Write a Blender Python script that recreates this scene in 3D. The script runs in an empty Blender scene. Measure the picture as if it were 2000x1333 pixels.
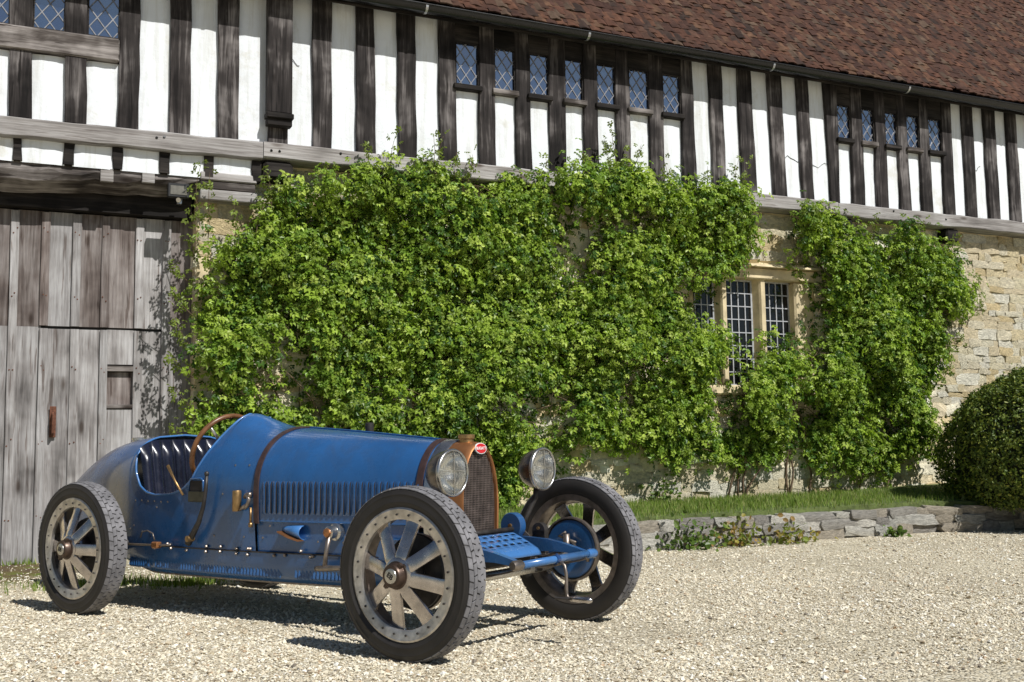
import bpy, bmesh, math, random
import numpy as np
from mathutils import Matrix, Vector

random.seed(7)
RNG = np.random.default_rng(11)
PI = math.pi
SC = bpy.context.scene
COL = SC.collection

# ------------------------------------------------------------------ camera
cam_data = bpy.data.cameras.new('camera')
cam = bpy.data.objects.new('camera', cam_data)
COL.objects.link(cam)
cam_data.sensor_width = 36.0
cam_data.lens = 37.79
cam_data.clip_end = 2000
_fw = Vector((0.4206, 0.9018, 0.0979)).normalized()
_rt = Vector((0.907, -0.421, -0.0152)); _rt = (_rt - _fw * _rt.dot(_fw)).normalized()
_up = _rt.cross(_fw)
cam.matrix_world = Matrix(((_rt.x, _up.x, -_fw.x, -0.10), (_rt.y, _up.y, -_fw.y, -9.62),
                           (_rt.z, _up.z, -_fw.z, 0.857), (0, 0, 0, 1)))
SC.camera = cam

# ------------------------------------------------------------------ sky, sun, exposure
SUN_EL = math.radians(47)
SUN_H = Vector((0.33, -0.944)).normalized()          # horizontal direction towards the sun
world = bpy.data.worlds.new('World'); SC.world = world
world.use_nodes = True
wn = world.node_tree.nodes; wl = world.node_tree.links
sky = wn.new('ShaderNodeTexSky'); sky.sky_type = 'NISHITA'; sky.sun_disc = False
sky.sun_elevation = SUN_EL
sky.sun_rotation = math.atan2(SUN_H.x, SUN_H.y)
sky.air_density = 1.0; sky.dust_density = 0.3; sky.ozone_density = 2.5
bg = wn['Background']; bg.inputs['Strength'].default_value = 0.05
wl.new(sky.outputs[0], bg.inputs['Color'])
sun_data = bpy.data.lights.new('sun', 'SUN'); sun = bpy.data.objects.new('sun', sun_data)
COL.objects.link(sun)
sun_data.energy = 5.0; sun_data.angle = math.radians(0.53); sun_data.color = (1.0, 0.98, 0.945)
sun.rotation_euler = Vector((SUN_H.x * math.cos(SUN_EL), SUN_H.y * math.cos(SUN_EL), math.sin(SUN_EL))).to_track_quat('Z', 'Y').to_euler()
vs = SC.view_settings
vs.view_transform = 'Standard'; vs.look = 'None'; vs.exposure = 0.0; vs.gamma = 1.0; vs.use_curve_mapping = False

# ------------------------------------------------------------------ mesh helpers
def np_mesh(name, V, F, col=None, smooth=False, angle=None):
    """V (n,3); F list of index tuples or (m,k) array; col per-vertex (n,3)."""
    me = bpy.data.meshes.new(name)
    V = np.asarray(V, np.float32).reshape(-1, 3)
    if isinstance(F, np.ndarray):
        m, k = F.shape
        me.vertices.add(len(V)); me.vertices.foreach_set('co', V.ravel())
        me.loops.add(m * k); me.loops.foreach_set('vertex_index', F.astype(np.int32).ravel())
        me.polygons.add(m); me.polygons.foreach_set('loop_start', np.arange(0, m * k, k, dtype=np.int32))
        me.update(calc_edges=True); me.validate()
    else:
        me.from_pydata(V.tolist(), [], F); me.update()
    if col is not None:
        c = np.ones((len(V), 4), np.float32); c[:, :3] = col
        a = me.color_attributes.new('Col', 'FLOAT_COLOR', 'POINT'); a.data.foreach_set('color', c.ravel())
    if smooth or angle is not None:
        me.shade_smooth()
        if angle is not None: me.set_sharp_from_angle(angle=math.radians(angle))
    else: me.shade_flat()
    return me

def link(name, me, mat=None, parent=None, loc=None, rot=None, scale=None):
    o = bpy.data.objects.new(name, me); COL.objects.link(o)
    if mat is not None and me is not None and not me.materials: me.materials.append(mat)
    if parent is not None: o.parent = parent
    if loc is not None: o.location = loc
    if rot is not None: o.rotation_euler = rot
    if scale is not None: o.scale = scale
    return o

def tag(o, label=None, cat=None, group=None, kind=None):
    if label: o['label'] = label
    if cat: o['category'] = cat
    if group: o['group'] = group
    if kind: o['kind'] = kind
    return o

class MB:
    def __init__(s): s.v = []; s.f = []
    def add(s, V, F):
        b = len(s.v); s.v += [tuple(map(float, p)) for p in V]; s.f += [tuple(i + b for i in f) for f in F]; return s
    def box(s, a, b, jit=0.0, bev=0.0):
        (x0, y0, z0), (x1, y1, z1) = a, b
        if bev > 0:
            bm = bmesh.new(); bmesh.ops.create_cube(bm, size=1.0)
            for v in bm.verts:
                v.co = Vector(((x0 + x1) / 2 + v.co.x * (x1 - x0), (y0 + y1) / 2 + v.co.y * (y1 - y0), (z0 + z1) / 2 + v.co.z * (z1 - z0)))
            bmesh.ops.bevel(bm, geom=list(bm.edges), offset=bev, segments=1, affect='EDGES')
            bm.verts.index_update()
            V = [v.co.copy() for v in bm.verts]; F = [[v.index for v in f.verts] for f in bm.faces]; bm.free()
            return s.add(V, F)
        V = [(x0, y0, z0), (x1, y0, z0), (x1, y1, z0), (x0, y1, z0), (x0, y0, z1), (x1, y0, z1), (x1, y1, z1), (x0, y1, z1)]
        if jit: V = [tuple(c + random.uniform(-jit, jit) for c in p) for p in V]
        return s.add(V, [(0, 3, 2, 1), (4, 5, 6, 7), (0, 1, 5, 4), (1, 2, 6, 5), (2, 3, 7, 6), (3, 0, 4, 7)])
    def hexa(s, V):
        return s.add(V, [(0, 3, 2, 1), (4, 5, 6, 7), (0, 1, 5, 4), (1, 2, 6, 5), (2, 3, 7, 6), (3, 0, 4, 7)])
    def tube(s, P, r, seg=10, caps=True, closed=False):
        P = [Vector(p) for p in P]; n = len(P)
        R = r if hasattr(r, '__len__') else [r] * n
        V = []; prev = None
        for i, p in enumerate(P):
            if closed: t = (P[(i + 1) % n] - P[i - 1])
            else: t = (P[min(i + 1, n - 1)] - P[max(i - 1, 0)])
            t.normalize()
            if prev is None:
                a = Vector((0, 0, 1)) if abs(t.z) < .9 else Vector((1, 0, 0))
                u = t.cross(a).normalized()
            else:
                u = (prev - t * prev.dot(t)).normalized()
            prev = u; w = t.cross(u)
            for k in range(seg):
                q = 2 * PI * k / seg
                V.append(p + (u * math.cos(q) + w * math.sin(q)) * R[i])
        F = []
        m = n if closed else n - 1
        for i in range(m):
            j = (i + 1) % n
            for k in range(seg):
                l = (k + 1) % seg
                F.append((i * seg + k, i * seg + l, j * seg + l, j * seg + k))
        if caps and not closed:
            F.append(tuple(reversed(range(seg)))); F.append(tuple((n - 1) * seg + k for k in range(seg)))
        return s.add(V, F)
    def lathe(s, prof, axis='y', c=(0, 0, 0), seg=48, close=False):
        """prof: list of (a, r) along the axis"""
        V = []; F = []; n = len(prof)
        for a, r in prof:
            for k in range(seg):
                q = 2 * PI * k / seg; x, y = r * math.cos(q), r * math.sin(q)
                if axis == 'y': V.append((c[0] + x, c[1] + a, c[2] + y))
                elif axis == 'x': V.append((c[0] + a, c[1] + x, c[2] + y))
                else: V.append((c[0] + x, c[1] + y, c[2] + a))
        for i in range(n if close else n - 1):
            j = (i + 1) % n
            for k in range(seg):
                l = (k + 1) % seg
                F.append((i * seg + k, i * seg + l, j * seg + l, j * seg + k))
        return s.add(V, F)
    def grid(s, G, closeu=False):
        n, m = len(G), len(G[0])
        F = []
        for i in range(n - 1):
            for j in range(m - 1):
                F.append((i * m + j, i * m + j + 1, (i + 1) * m + j + 1, (i + 1) * m + j))
        return s.add([p for r in G for p in r], F)
    def mesh(s, name='m', smooth=False, angle=None):
        me = bpy.data.meshes.new(name); me.from_pydata(s.v, [], s.f); me.update()
        bm = bmesh.new(); bm.from_mesh(me); bmesh.ops.recalc_face_normals(bm, faces=bm.faces); bm.to_mesh(me); bm.free()
        if smooth or angle is not None:
            me.shade_smooth()
            if angle is not None: me.set_sharp_from_angle(angle=math.radians(angle))
        else: me.shade_flat()
        return me
    def build(s, name, mat, parent=None, smooth=False, angle=None, **k):
        return link(name, s.mesh(name, smooth, angle), mat, parent, **k)

def text_mesh(txt, size, depth=0.0005):
    c = bpy.data.curves.new('lettering', 'FONT'); c.body = txt; c.size = size; c.align_x = 'CENTER'; c.align_y = 'CENTER'; c.extrude = depth; c.offset = size * 0.02
    o = bpy.data.objects.new('lettering', c); COL.objects.link(o)
    dg = bpy.context.evaluated_depsgraph_get()
    me = bpy.data.meshes.new_from_object(o.evaluated_get(dg))
    bpy.data.objects.remove(o); bpy.data.curves.remove(c)
    return me

def empty(name, loc=(0, 0, 0), rz=0, parent=None):
    o = bpy.data.objects.new(name, None); COL.objects.link(o); o.location = loc; o.rotation_euler = (0, 0, rz)
    if parent: o.parent = parent
    return o

# ------------------------------------------------------------------ material helpers
class NT:
    def __init__(s, name):
        s.m = bpy.data.materials.new(name); s.m.use_nodes = True
        s.n = s.m.node_tree.nodes; s.l = s.m.node_tree.links
        s.b = s.n['Principled BSDF']
        s.tc = s.n.new('ShaderNodeTexCoord')
    def new(s, t, **k):
        n = s.n.new(t)
        for a, v in k.items(): setattr(n, a, v)
        return n
    def co(s, scale=(1, 1, 1), rnd=False, rot=(0, 0, 0)):
        mp = s.new('ShaderNodeMapping'); mp.inputs['Scale'].default_value = scale; mp.inputs['Rotation'].default_value = rot
        s.l.new(s.tc.outputs['Object'], mp.inputs['Vector'])
        if rnd:
            oi = s.new('ShaderNodeObjectInfo'); mu = s.new('ShaderNodeMath', operation='MULTIPLY'); mu.inputs[1].default_value = 37.0
            s.l.new(oi.outputs['Random'], mu.inputs[0]); cx = s.new('ShaderNodeCombineXYZ')
            for i in range(3): s.l.new(mu.outputs[0], cx.inputs[i])
            s.l.new(cx.outputs[0], mp.inputs['Location'])
        return mp.outputs[0]
    def noise(s, co, scale=5, detail=4, rough=.6, dist=0.0):
        n = s.new('ShaderNodeTexNoise'); n.inputs['Scale'].default_value = scale; n.inputs['Detail'].default_value = detail
        n.inputs['Roughness'].default_value = rough; n.inputs['Distortion'].default_value = dist
        s.l.new(co, n.inputs['Vector']); return n.outputs['Fac']
    def ramp(s, f, stops):
        r = s.new('ShaderNodeValToRGB'); e = r.color_ramp.elements
        while len(e) < len(stops): e.new(0.5)
        for x, (p, c) in zip(e, stops):
            x.position = p; x.color = (*c, 1) if len(c) == 3 else c
        s.l.new(f, r.inputs[0]); return r.outputs[0]
    def mix(s, f, a, b, mode='MIX'):
        n = s.new('ShaderNodeMix', data_type='RGBA', blend_type=mode)
        for i, v in ((0, f), (6, a), (7, b)):
            if isinstance(v, (int, float)): n.inputs[i].default_value = v
            elif isinstance(v, tuple): n.inputs[i].default_value = (*v, 1)
            else: s.l.new(v, n.inputs[i])
        return n.outputs[2]
    def math(s, op, a, b=0.0, clamp=False):
        n = s.new('ShaderNodeMath', operation=op, use_clamp=clamp)
        for i, v in ((0, a), (1, b)):
            if isinstance(v, (int, float)): n.inputs[i].default_value = v
            else: s.l.new(v, n.inputs[i])
        return n.outputs[0]
    def bump(s, h, strength=.3, dist=.01):
        n = s.new('ShaderNodeBump'); n.inputs['Strength'].default_value = strength; n.inputs['Distance'].default_value = dist
        s.l.new(h, n.inputs['Height']); s.l.new(n.outputs[0], s.b.inputs['Normal']); return n
    def set(s, **k):
        for a, v in k.items():
            i = s.b.inputs[a.replace('_', ' ')]
            if isinstance(v, tuple): i.default_value = (*v, 1)
            elif isinstance(v, (int, float)): i.default_value = v
            else: s.l.new(v, i)
        return s

def mat_basic(name, col, rough=.6, metal=0.0, var=.2, scale=12, bump=0.0, bscale=60, bdist=.003, rvar=0.0, obj_rnd=False, stretch=(1, 1, 1), dark=None):
    t = NT(name); co = t.co(stretch, rnd=obj_rnd)
    f = t.noise(co, scale)
    d = dark or tuple(c * (1 - var) for c in col)
    c = t.ramp(f, [(.3, d), (.7, tuple(min(1, x * (1 + var)) for x in col))])
    t.set(Base_Color=c, Metallic=metal)
    if rvar: t.set(Roughness=t.math('ADD', t.math('MULTIPLY', t.noise(co, scale * 2.3), rvar), rough - rvar / 2))
    else: t.set(Roughness=rough)
    if bump: t.bump(t.noise(co, bscale, 5), bump, bdist)
    return t.m

def mat_wood(name, cols, stretch, rough=.85, fine=1.0, bump=.5, big=1.6, p0=.36, crack=.25):
    t = NT(name); co = t.co(stretch, rnd=True); co0 = t.co((1, 1, 1), rnd=True)
    g = t.noise(co, 1.0 * fine, 6, .65, .6)
    b = t.noise(co0, big, 3, .55, .4)
    f = t.math('ADD', t.math('MULTIPLY', g, .55), t.math('MULTIPLY', b, .55))
    c = t.ramp(f, [(p0, cols[0]), (p0 + .14, cols[1]), (p0 + .30, cols[2])])
    oi = t.new('ShaderNodeObjectInfo')
    v = t.math('ADD', t.math('MULTIPLY', oi.outputs['Random'], .35), .8)
    hs = t.new('ShaderNodeHueSaturation'); t.l.new(c, hs.inputs['Color']); t.l.new(v, hs.inputs['Value'])
    # dark cracks along the grain
    cr = t.noise(co, 2.2 * fine, 3, .5, .2)
    crm = t.ramp(cr, [(.31, (crack, crack * .9, crack * .85)), (.37, (1, 1, 1))])
    fg = t.noise(t.co(tuple(q * 3.2 if q > 5 else q * 2.0 for q in stretch), rnd=True), 1.0 * fine, 4, .7)
    fgm = t.ramp(fg, [(.32, (.60, .58, .57)), (.62, (1.12, 1.12, 1.12))])
    kn = t.new('ShaderNodeTexVoronoi'); kn.inputs['Scale'].default_value = 1.0; kc = t.co(tuple(5.0 if q > 5 else 1.6 for q in stretch), rnd=True); t.l.new(kc, kn.inputs['Vector'])
    knm = t.ramp(kn.outputs['Distance'], [(.05, (.35, .30, .27)), (.13, (1, 1, 1))])       # knots
    t.set(Base_Color=t.mix(1.0, t.mix(1.0, t.mix(1.0, hs.outputs[0], crm, 'MULTIPLY'), fgm, 'MULTIPLY'), knm, 'MULTIPLY'), Roughness=rough)
    t.b.inputs['Specular IOR Level'].default_value = .25
    t.bump(g, bump, .006)
    return t.m

def mat_attr(name, rough=.8, bump=0.0, bscale=30, bdist=.004, nvar=.35, nscale=9, spec=.3):
    t = NT(name); a = t.new('ShaderNodeAttribute', attribute_name='Col'); co = t.co((1, 1, 1), rnd=True)
    n = t.noise(co, nscale, 5, .65)
    m = t.ramp(n, [(.3, (1 - nvar,) * 3), (.7, (1 + nvar * .6,) * 3)])
    t.set(Base_Color=t.mix(1.0, a.outputs['Color'], m, 'MULTIPLY'), Roughness=rough)
    t.b.inputs['Specular IOR Level'].default_value = spec
    if bump: t.bump(t.noise(co, bscale, 6, .7), bump, bdist)
    return t.m

def mat_leaf(name, transl=.35, rough=.45, boost=1.0):
    t = NT(name); a = t.new('ShaderNodeAttribute', attribute_name='Col')
    t.set(Base_Color=a.outputs['Color'], Roughness=rough)
    t.b.inputs['Specular IOR Level'].default_value = .35
    tr = t.new('ShaderNodeBsdfTranslucent')
    t.l.new(t.mix(1.0, a.outputs['Color'], (1.25, 1.35, .5), 'MULTIPLY'), tr.inputs[0])
    mx = t.new('ShaderNodeMixShader'); mx.inputs[0].default_value = transl
    t.l.new(t.b.outputs[0], mx.inputs[1]); t.l.new(tr.outputs[0], mx.inputs[2])
    t.l.new(mx.outputs[0], t.n['Material Output'].inputs['Surface'])
    return t.m

M = {}
M['timber_v'] = mat_wood('oak_upright', [(.009, .007, .0065), (.040, .034, .032), (.23, .21, .20)], (22, 22, 1.3), big=2.6, p0=.42)
M['timber_h'] = mat_wood('oak_rail', [(.12, .11, .10), (.30, .28, .265), (.44, .425, .41)], (1.2, 24, 24), big=1.5, crack=.45)
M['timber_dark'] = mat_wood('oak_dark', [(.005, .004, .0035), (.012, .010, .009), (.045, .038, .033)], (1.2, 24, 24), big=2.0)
M['lintel'] = mat_wood('oak_lintel', [(.022, .018, .016), (.085, .072, .064), (.34, .31, .29)], (1.4, 20, 16), big=2.4)
M['door'] = mat_wood('oak_door', [(.10, .092, .088), (.28, .265, .257), (.42, .41, .405)], (16, 16, 1.1), big=2.6, bump=.6, crack=.55)
M['door_brown'] = mat_wood('oak_door_stained', [(.06, .046, .041), (.155, .127, .115), (.30, .27, .255)], (16, 16, 1.1), big=2.6, bump=.6, crack=.55)

def plaster():
    t = NT('limewash'); co = t.co((1, 1, 1), rnd=True)
    a = t.noise(co, 3.0, 6, .7); b = t.noise(co, 14, 5, .7, .6)
    c = t.ramp(a, [(.30, (.66, .66, .62)), (.42, (.76, .785, .80)), (.7, (.79, .82, .845))])
    st = t.ramp(b, [(.26, (.55, .50, .43)), (.33, (1, 1, 1))])
    sk = t.ramp(t.noise(t.co((14, 14, 1.1), rnd=True), 1.0, 5, .65), [(.34, (.80, .78, .73)), (.50, (1, 1, 1))])
    t.set(Base_Color=t.mix(.75, t.mix(.7, c, st, 'MULTIPLY'), sk, 'MULTIPLY'), Roughness=.9)
    t.b.inputs['Specular IOR Level'].default_value = .2
    t.bump(t.noise(co, 5, 6, .6), .6, .02)
    return t.m
M['plaster'] = plaster()
M['stone'] = mat_attr('limestone', .9, 1.0, 16, .035, .42, 6, .2)
M['mortar'] = mat_basic('mortar', (.78, .66, .42), .95, var=.2, scale=8, bump=.8, bscale=35, bdist=.012)
M['stone_dressed'] = mat_basic('dressed_stone', (.62, .51, .32), .85, var=.28, scale=5, bump=.3, bscale=40, bdist=.006)
M['tile'] = mat_attr('clay_tile', .85, .5, 40, .006, .5, 11, .2)
M['deck'] = mat_basic('roof_deck', (.03, .02, .016), .9)
M['gutter'] = mat_basic('gutter_black', (.006, .006, .007), .3, var=.3, rvar=.2)
M['zinc'] = mat_basic('zinc', (.5, .5, .52), .4, .8)
M['lead'] = mat_basic('lead_came', (.20, .20, .21), .5, .3, var=.3, scale=30)
M['lead_pale'] = mat_basic('lead_came_pale', (.42, .43, .45), .55, .2, var=.2, scale=30)

def glass_sky(name, base, ior):
    t = NT(name); t.set(Base_Color=base, Roughness=.03, IOR=ior)
    co = t.co((1, 1, 1), rnd=True); t.bump(t.noise(co, 9, 3), .14, .01)
    return t.m
M['pane'] = glass_sky('old_glass', (.014, .026, .06), 5.0)  # blue of the reflected sky is put into the base colour
M['pane_dark'] = glass_sky('dark_glass', (.008, .009, .010), 1.45)
M['rust'] = mat_basic('rusty_iron', (.14, .055, .03), .8, .2, var=.5, scale=40, bump=.4, bscale=120)
M['black_metal'] = mat_basic('black_metal', (.018, .018, .018), .5, .2)
M['leaf'] = mat_leaf('rose_leaf', .30, .42)
M['yew'] = mat_leaf('yew_leaf', .12, .5)
M['grass'] = mat_leaf('grass_blade', .3, .5)
M['stem'] = mat_basic('rose_stem', (.13, .085, .05), .85, var=.35, scale=20)
M['pebble'] = mat_attr('pebble', .85, 0, nvar=.12, nscale=60)

def gravel():
    t = NT('gravel'); co = t.co()
    v = t.new('ShaderNodeTexVoronoi'); v.inputs['Scale'].default_value = 62; t.l.new(co, v.inputs['Vector'])
    v2 = t.new('ShaderNodeTexVoronoi'); v2.inputs['Scale'].default_value = 115; t.l.new(co, v2.inputs['Vector'])
    sep = t.new('ShaderNodeSeparateColor'); t.l.new(v.outputs['Color'], sep.inputs[0])
    c = t.ramp(sep.outputs[0], [(.0, (.33, .28, .20)), (.35, (.56, .50, .375)), (.7, (.69, .625, .485)), (1.0, (.77, .72, .60))])
    big = t.noise(co, .9, 4, .6)
    c = t.mix(1.0, c, t.ramp(big, [(.3, (.82, .80, .76)), (.7, (1.05, 1.04, 1.0))]), 'MULTIPLY')
    # damp earth and moss by the barn door
    sx = t.new('ShaderNodeSeparateXYZ'); t.l.new(t.tc.outputs['Object'], sx.inputs[0])
    near = t.math('ADD', sx.outputs[1], t.math('MULTIPLY', t.noise(co, 2.2, 4), 1.5))
    left = t.math('SUBTRACT', t.math('MULTIPLY', sx.outputs[0], -.9), -1.1)
    mask = t.math('MULTIPLY', t.math('MULTIPLY_ADD', near, 2.6, True), t.math('MINIMUM', t.math('MAXIMUM', left, 0), 1))
    n = t.new('ShaderNodeMapRange'); t.l.new(near, n.inputs[0]); n.inputs[1].default_value = -1.25; n.inputs[2].default_value = -.55
    mask = t.math('MULTIPLY', n.outputs[0], t.math('MINIMUM', t.math('MAXIMUM', left, 0), 1), True)
    moss = t.ramp(t.noise(co, 3.5, 5, .7), [(.42, (.12, .085, .05)), (.52, (.16, .13, .05)), (.6, (.13, .16, .03))])
    c = t.mix(mask, c, moss)
    t.set(Base_Color=c, Roughness=.92); t.b.inputs['Specular IOR Level'].default_value = .2
    h = t.math('ADD', t.math('MULTIPLY', v.outputs['Distance'], -1.0), t.math('MULTIPLY', v2.outputs['Distance'], -.5))
    t.bump(h, .9, .012)
    return t.m
M['gravel'] = gravel()
M['soil'] = mat_basic('turf_soil', (.10, .13, .035), .95, var=.4, scale=9, bump=.6, bscale=40, bdist=.02)

# car materials
def paint(name, col, tail_tint=.0):
    t = NT(name); co = t.co()
    a = t.noise(co, 2.3, 5, .6); b = t.noise(co, 26, 6, .75)
    c = t.ramp(a, [(.3, tuple(x * .72 for x in col)), (.7, tuple(x * 1.15 for x in col))])
    chip = t.ramp(b, [(.73, (0, 0, 0)), (.76, (1, 1, 1))])
    c = t.mix(t.math('MULTIPLY', chip, .55), c, (.32, .36, .40))
    if tail_tint:  # brownish grey tint blended in patches towards the tail
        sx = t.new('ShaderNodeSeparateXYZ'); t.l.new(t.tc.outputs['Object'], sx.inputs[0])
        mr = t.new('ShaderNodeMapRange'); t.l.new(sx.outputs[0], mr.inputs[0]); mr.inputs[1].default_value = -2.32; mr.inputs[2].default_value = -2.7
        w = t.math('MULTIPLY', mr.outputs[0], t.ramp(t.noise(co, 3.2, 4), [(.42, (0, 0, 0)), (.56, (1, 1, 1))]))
        c = t.mix(t.math('MULTIPLY', w, tail_tint), c, (.055, .042, .055))
    gr = t.ramp(t.noise(t.co((1.2, 1.2, .5)), 4.5, 7, .72, .8), [(.46, (0, 0, 0)), (.68, (1, 1, 1))])      # grime and dull, oily patches
    c = t.mix(t.math('MULTIPLY', gr, .30), c, (.055, .062, .075))
    sp = t.ramp(t.noise(co, 90, 4, .8), [(.66, (0, 0, 0)), (.70, (1, 1, 1))])
    c = t.mix(t.math('MULTIPLY', sp, .35), c, (.02, .02, .025))
    t.set(Base_Color=c, Roughness=t.math('ADD', t.math('MULTIPLY', t.noise(co, 6, 6, .7), .36), .10))
    t.b.inputs['Coat Weight'].default_value = .5; t.b.inputs['Coat Roughness'].default_value = .09
    t.bump(t.noise(co, 4, 3), .12, .012)
    return t.m
BLUE = (.024, .105, .285)
M['blue'] = paint('blue_paint', BLUE)
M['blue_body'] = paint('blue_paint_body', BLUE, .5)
M['blue_light'] = paint('blue_paint_frame', (.055, .18, .44))
M['blue_dark'] = paint('blue_paint_grimy', (.016, .06, .19))
M['alu'] = mat_basic('cast_aluminium', (.50, .46, .44), .22, .95, var=.3, scale=16, bump=.1, bscale=40, rvar=.3)
M['alu_ring'] = mat_basic('rim_ring', (.52, .49, .455), .42, .8, var=.35, scale=20, bump=.15, bscale=70, rvar=.25)
M['rubber'] = mat_basic('tyre_rubber', (.022, .019, .017), .62, var=.35, scale=7, bump=.15, bscale=40)
M['tread'] = mat_basic('tread_rubber', (.17, .165, .172), .85, var=.45, scale=11, bump=.3, bscale=80)
M['brass'] = mat_basic('old_brass', (.40, .25, .11), .42, .85, var=.4, scale=25, rvar=.2)
M['bronze'] = mat_basic('dark_bronze', (.075, .05, .038), .4, .6, var=.5, scale=25, rvar=.2)
M['copper'] = mat_basic('copper_shell', (.40, .175, .07), .42, .7, var=.3, scale=9, rvar=.2)
M['steel'] = mat_basic('oily_steel', (.26, .22, .19), .4, .8, var=.4, scale=20, rvar=.3)
M['dark_steel'] = mat_basic('dark_steel', (.05, .045, .042), .5, .5, var=.4, scale=20)
M['nickel'] = mat_basic('dull_nickel', (.55, .53, .50), .28, .95, var=.2, scale=12, rvar=.2)
M['lamp_bowl'] = mat_basic('lamp_shell', (.16, .14, .125), .3, .85, var=.3, scale=8, rvar=.2)
M['leather_strap'] = mat_basic('strap_leather', (.05, .028, .026), .5, var=.35, scale=25, bump=.2, bscale=90)
def leather():
    t = NT('seat_leather'); co = t.co(); a = t.noise(co, 9, 5, .65)
    c = t.ramp(a, [(.35, (.006, .007, .014)), (.6, (.012, .014, .030)), (.8, (.035, .032, .04))])
    t.set(Base_Color=c, Roughness=t.math('ADD', t.math('MULTIPLY', a, .2), .16)); t.bump(t.noise(co, 70, 5), .12, .003)
    return t.m
M['leather'] = leather()
M['wood_rim'] = mat_basic('wheel_wood', (.17, .075, .03), .35, var=.35, scale=18, stretch=(1, 1, 1))
M['red'] = mat_basic('badge_enamel', (.55, .02, .025), .25, var=.1)
M['white'] = mat_basic('white_enamel', (.8, .8, .78), .3, var=.05)
M['grille'] = mat_basic('grille_wire', (.26, .21, .185), .45, .6, var=.4, scale=22)
M['core'] = mat_basic('radiator_core', (.016, .012, .011), .7)
M['mirror'] = mat_basic('reflector', (.86, .84, .78), .14, 1.0, var=.08, scale=8)
def lensm():
    t = NT('lamp_lens'); t.set(Base_Color=(.93, .94, .92), Roughness=.06, IOR=1.45); t.b.inputs['Transmission Weight'].default_value = .92
    w = t.new('ShaderNodeTexWave'); w.bands_direction = 'Y'; w.inputs['Scale'].default_value = 28; t.l.new(t.tc.outputs['Object'], w.inputs['Vector'])
    t.bump(w.outputs['Fac'], .35, .004)
    return t.m
M['lens'] = lensm()

# ------------------------------------------------------------------ ground
def ground():
    xs = np.concatenate([[-400, -60], np.linspace(-12, 24, 73), [60, 400]])
    ys = np.concatenate([[-400, -60], np.linspace(-14, 2, 33), [60, 400]])
    G = [[(x, y, 0.0) for y in ys] for x in xs]
    mb = MB().grid(G); o = mb.build('gravel_ground', M['gravel']); tag(o, kind='structure')
ground()

def scatter_mesh(name, C, R, tmplV, F, cols, mat, parent=None, kind='stuff'):
    """C (n,3) centres, R (n,3,3) matrices incl. scale, template verts (k,3), faces (m,q)."""
    n, k = len(C), len(tmplV)
    V = np.einsum('nij,kj->nki', R, tmplV) + C[:, None, :]
    FF = (np.arange(n)[:, None, None] * k + F[None]).reshape(-1, F.shape[1])
    me = np_mesh(name, V.reshape(-1, 3), FF, np.repeat(cols, k, 0))
    o = link(name, me, mat, parent)
    if kind: o['kind'] = kind
    return o

def rand_rot(n, rng):
    q = rng.normal(size=(n, 4)); q /= np.linalg.norm(q, axis=1)[:, None]
    w, x, y, z = q.T
    return np.stack([np.stack([1 - 2 * (y * y + z * z), 2 * (x * y - z * w), 2 * (x * z + y * w)], -1),
                     np.stack([2 * (x * y + z * w), 1 - 2 * (x * x + z * z), 2 * (y * z - x * w)], -1),
                     np.stack([2 * (x * z - y * w), 2 * (y * z + x * w), 1 - 2 * (x * x + y * y)], -1)], -2)

def pnoise2(P):
    return .5 * np.sin(P[:, 0] * 1.9 + 1.3 * np.sin(P[:, 1] * 1.3)) + .35 * np.sin(P[:, 1] * 3.7 + P[:, 0] * 2.3) + .3 * np.sin(P[:, 0] * 5.1 - P[:, 1] * 4.4)

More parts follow.
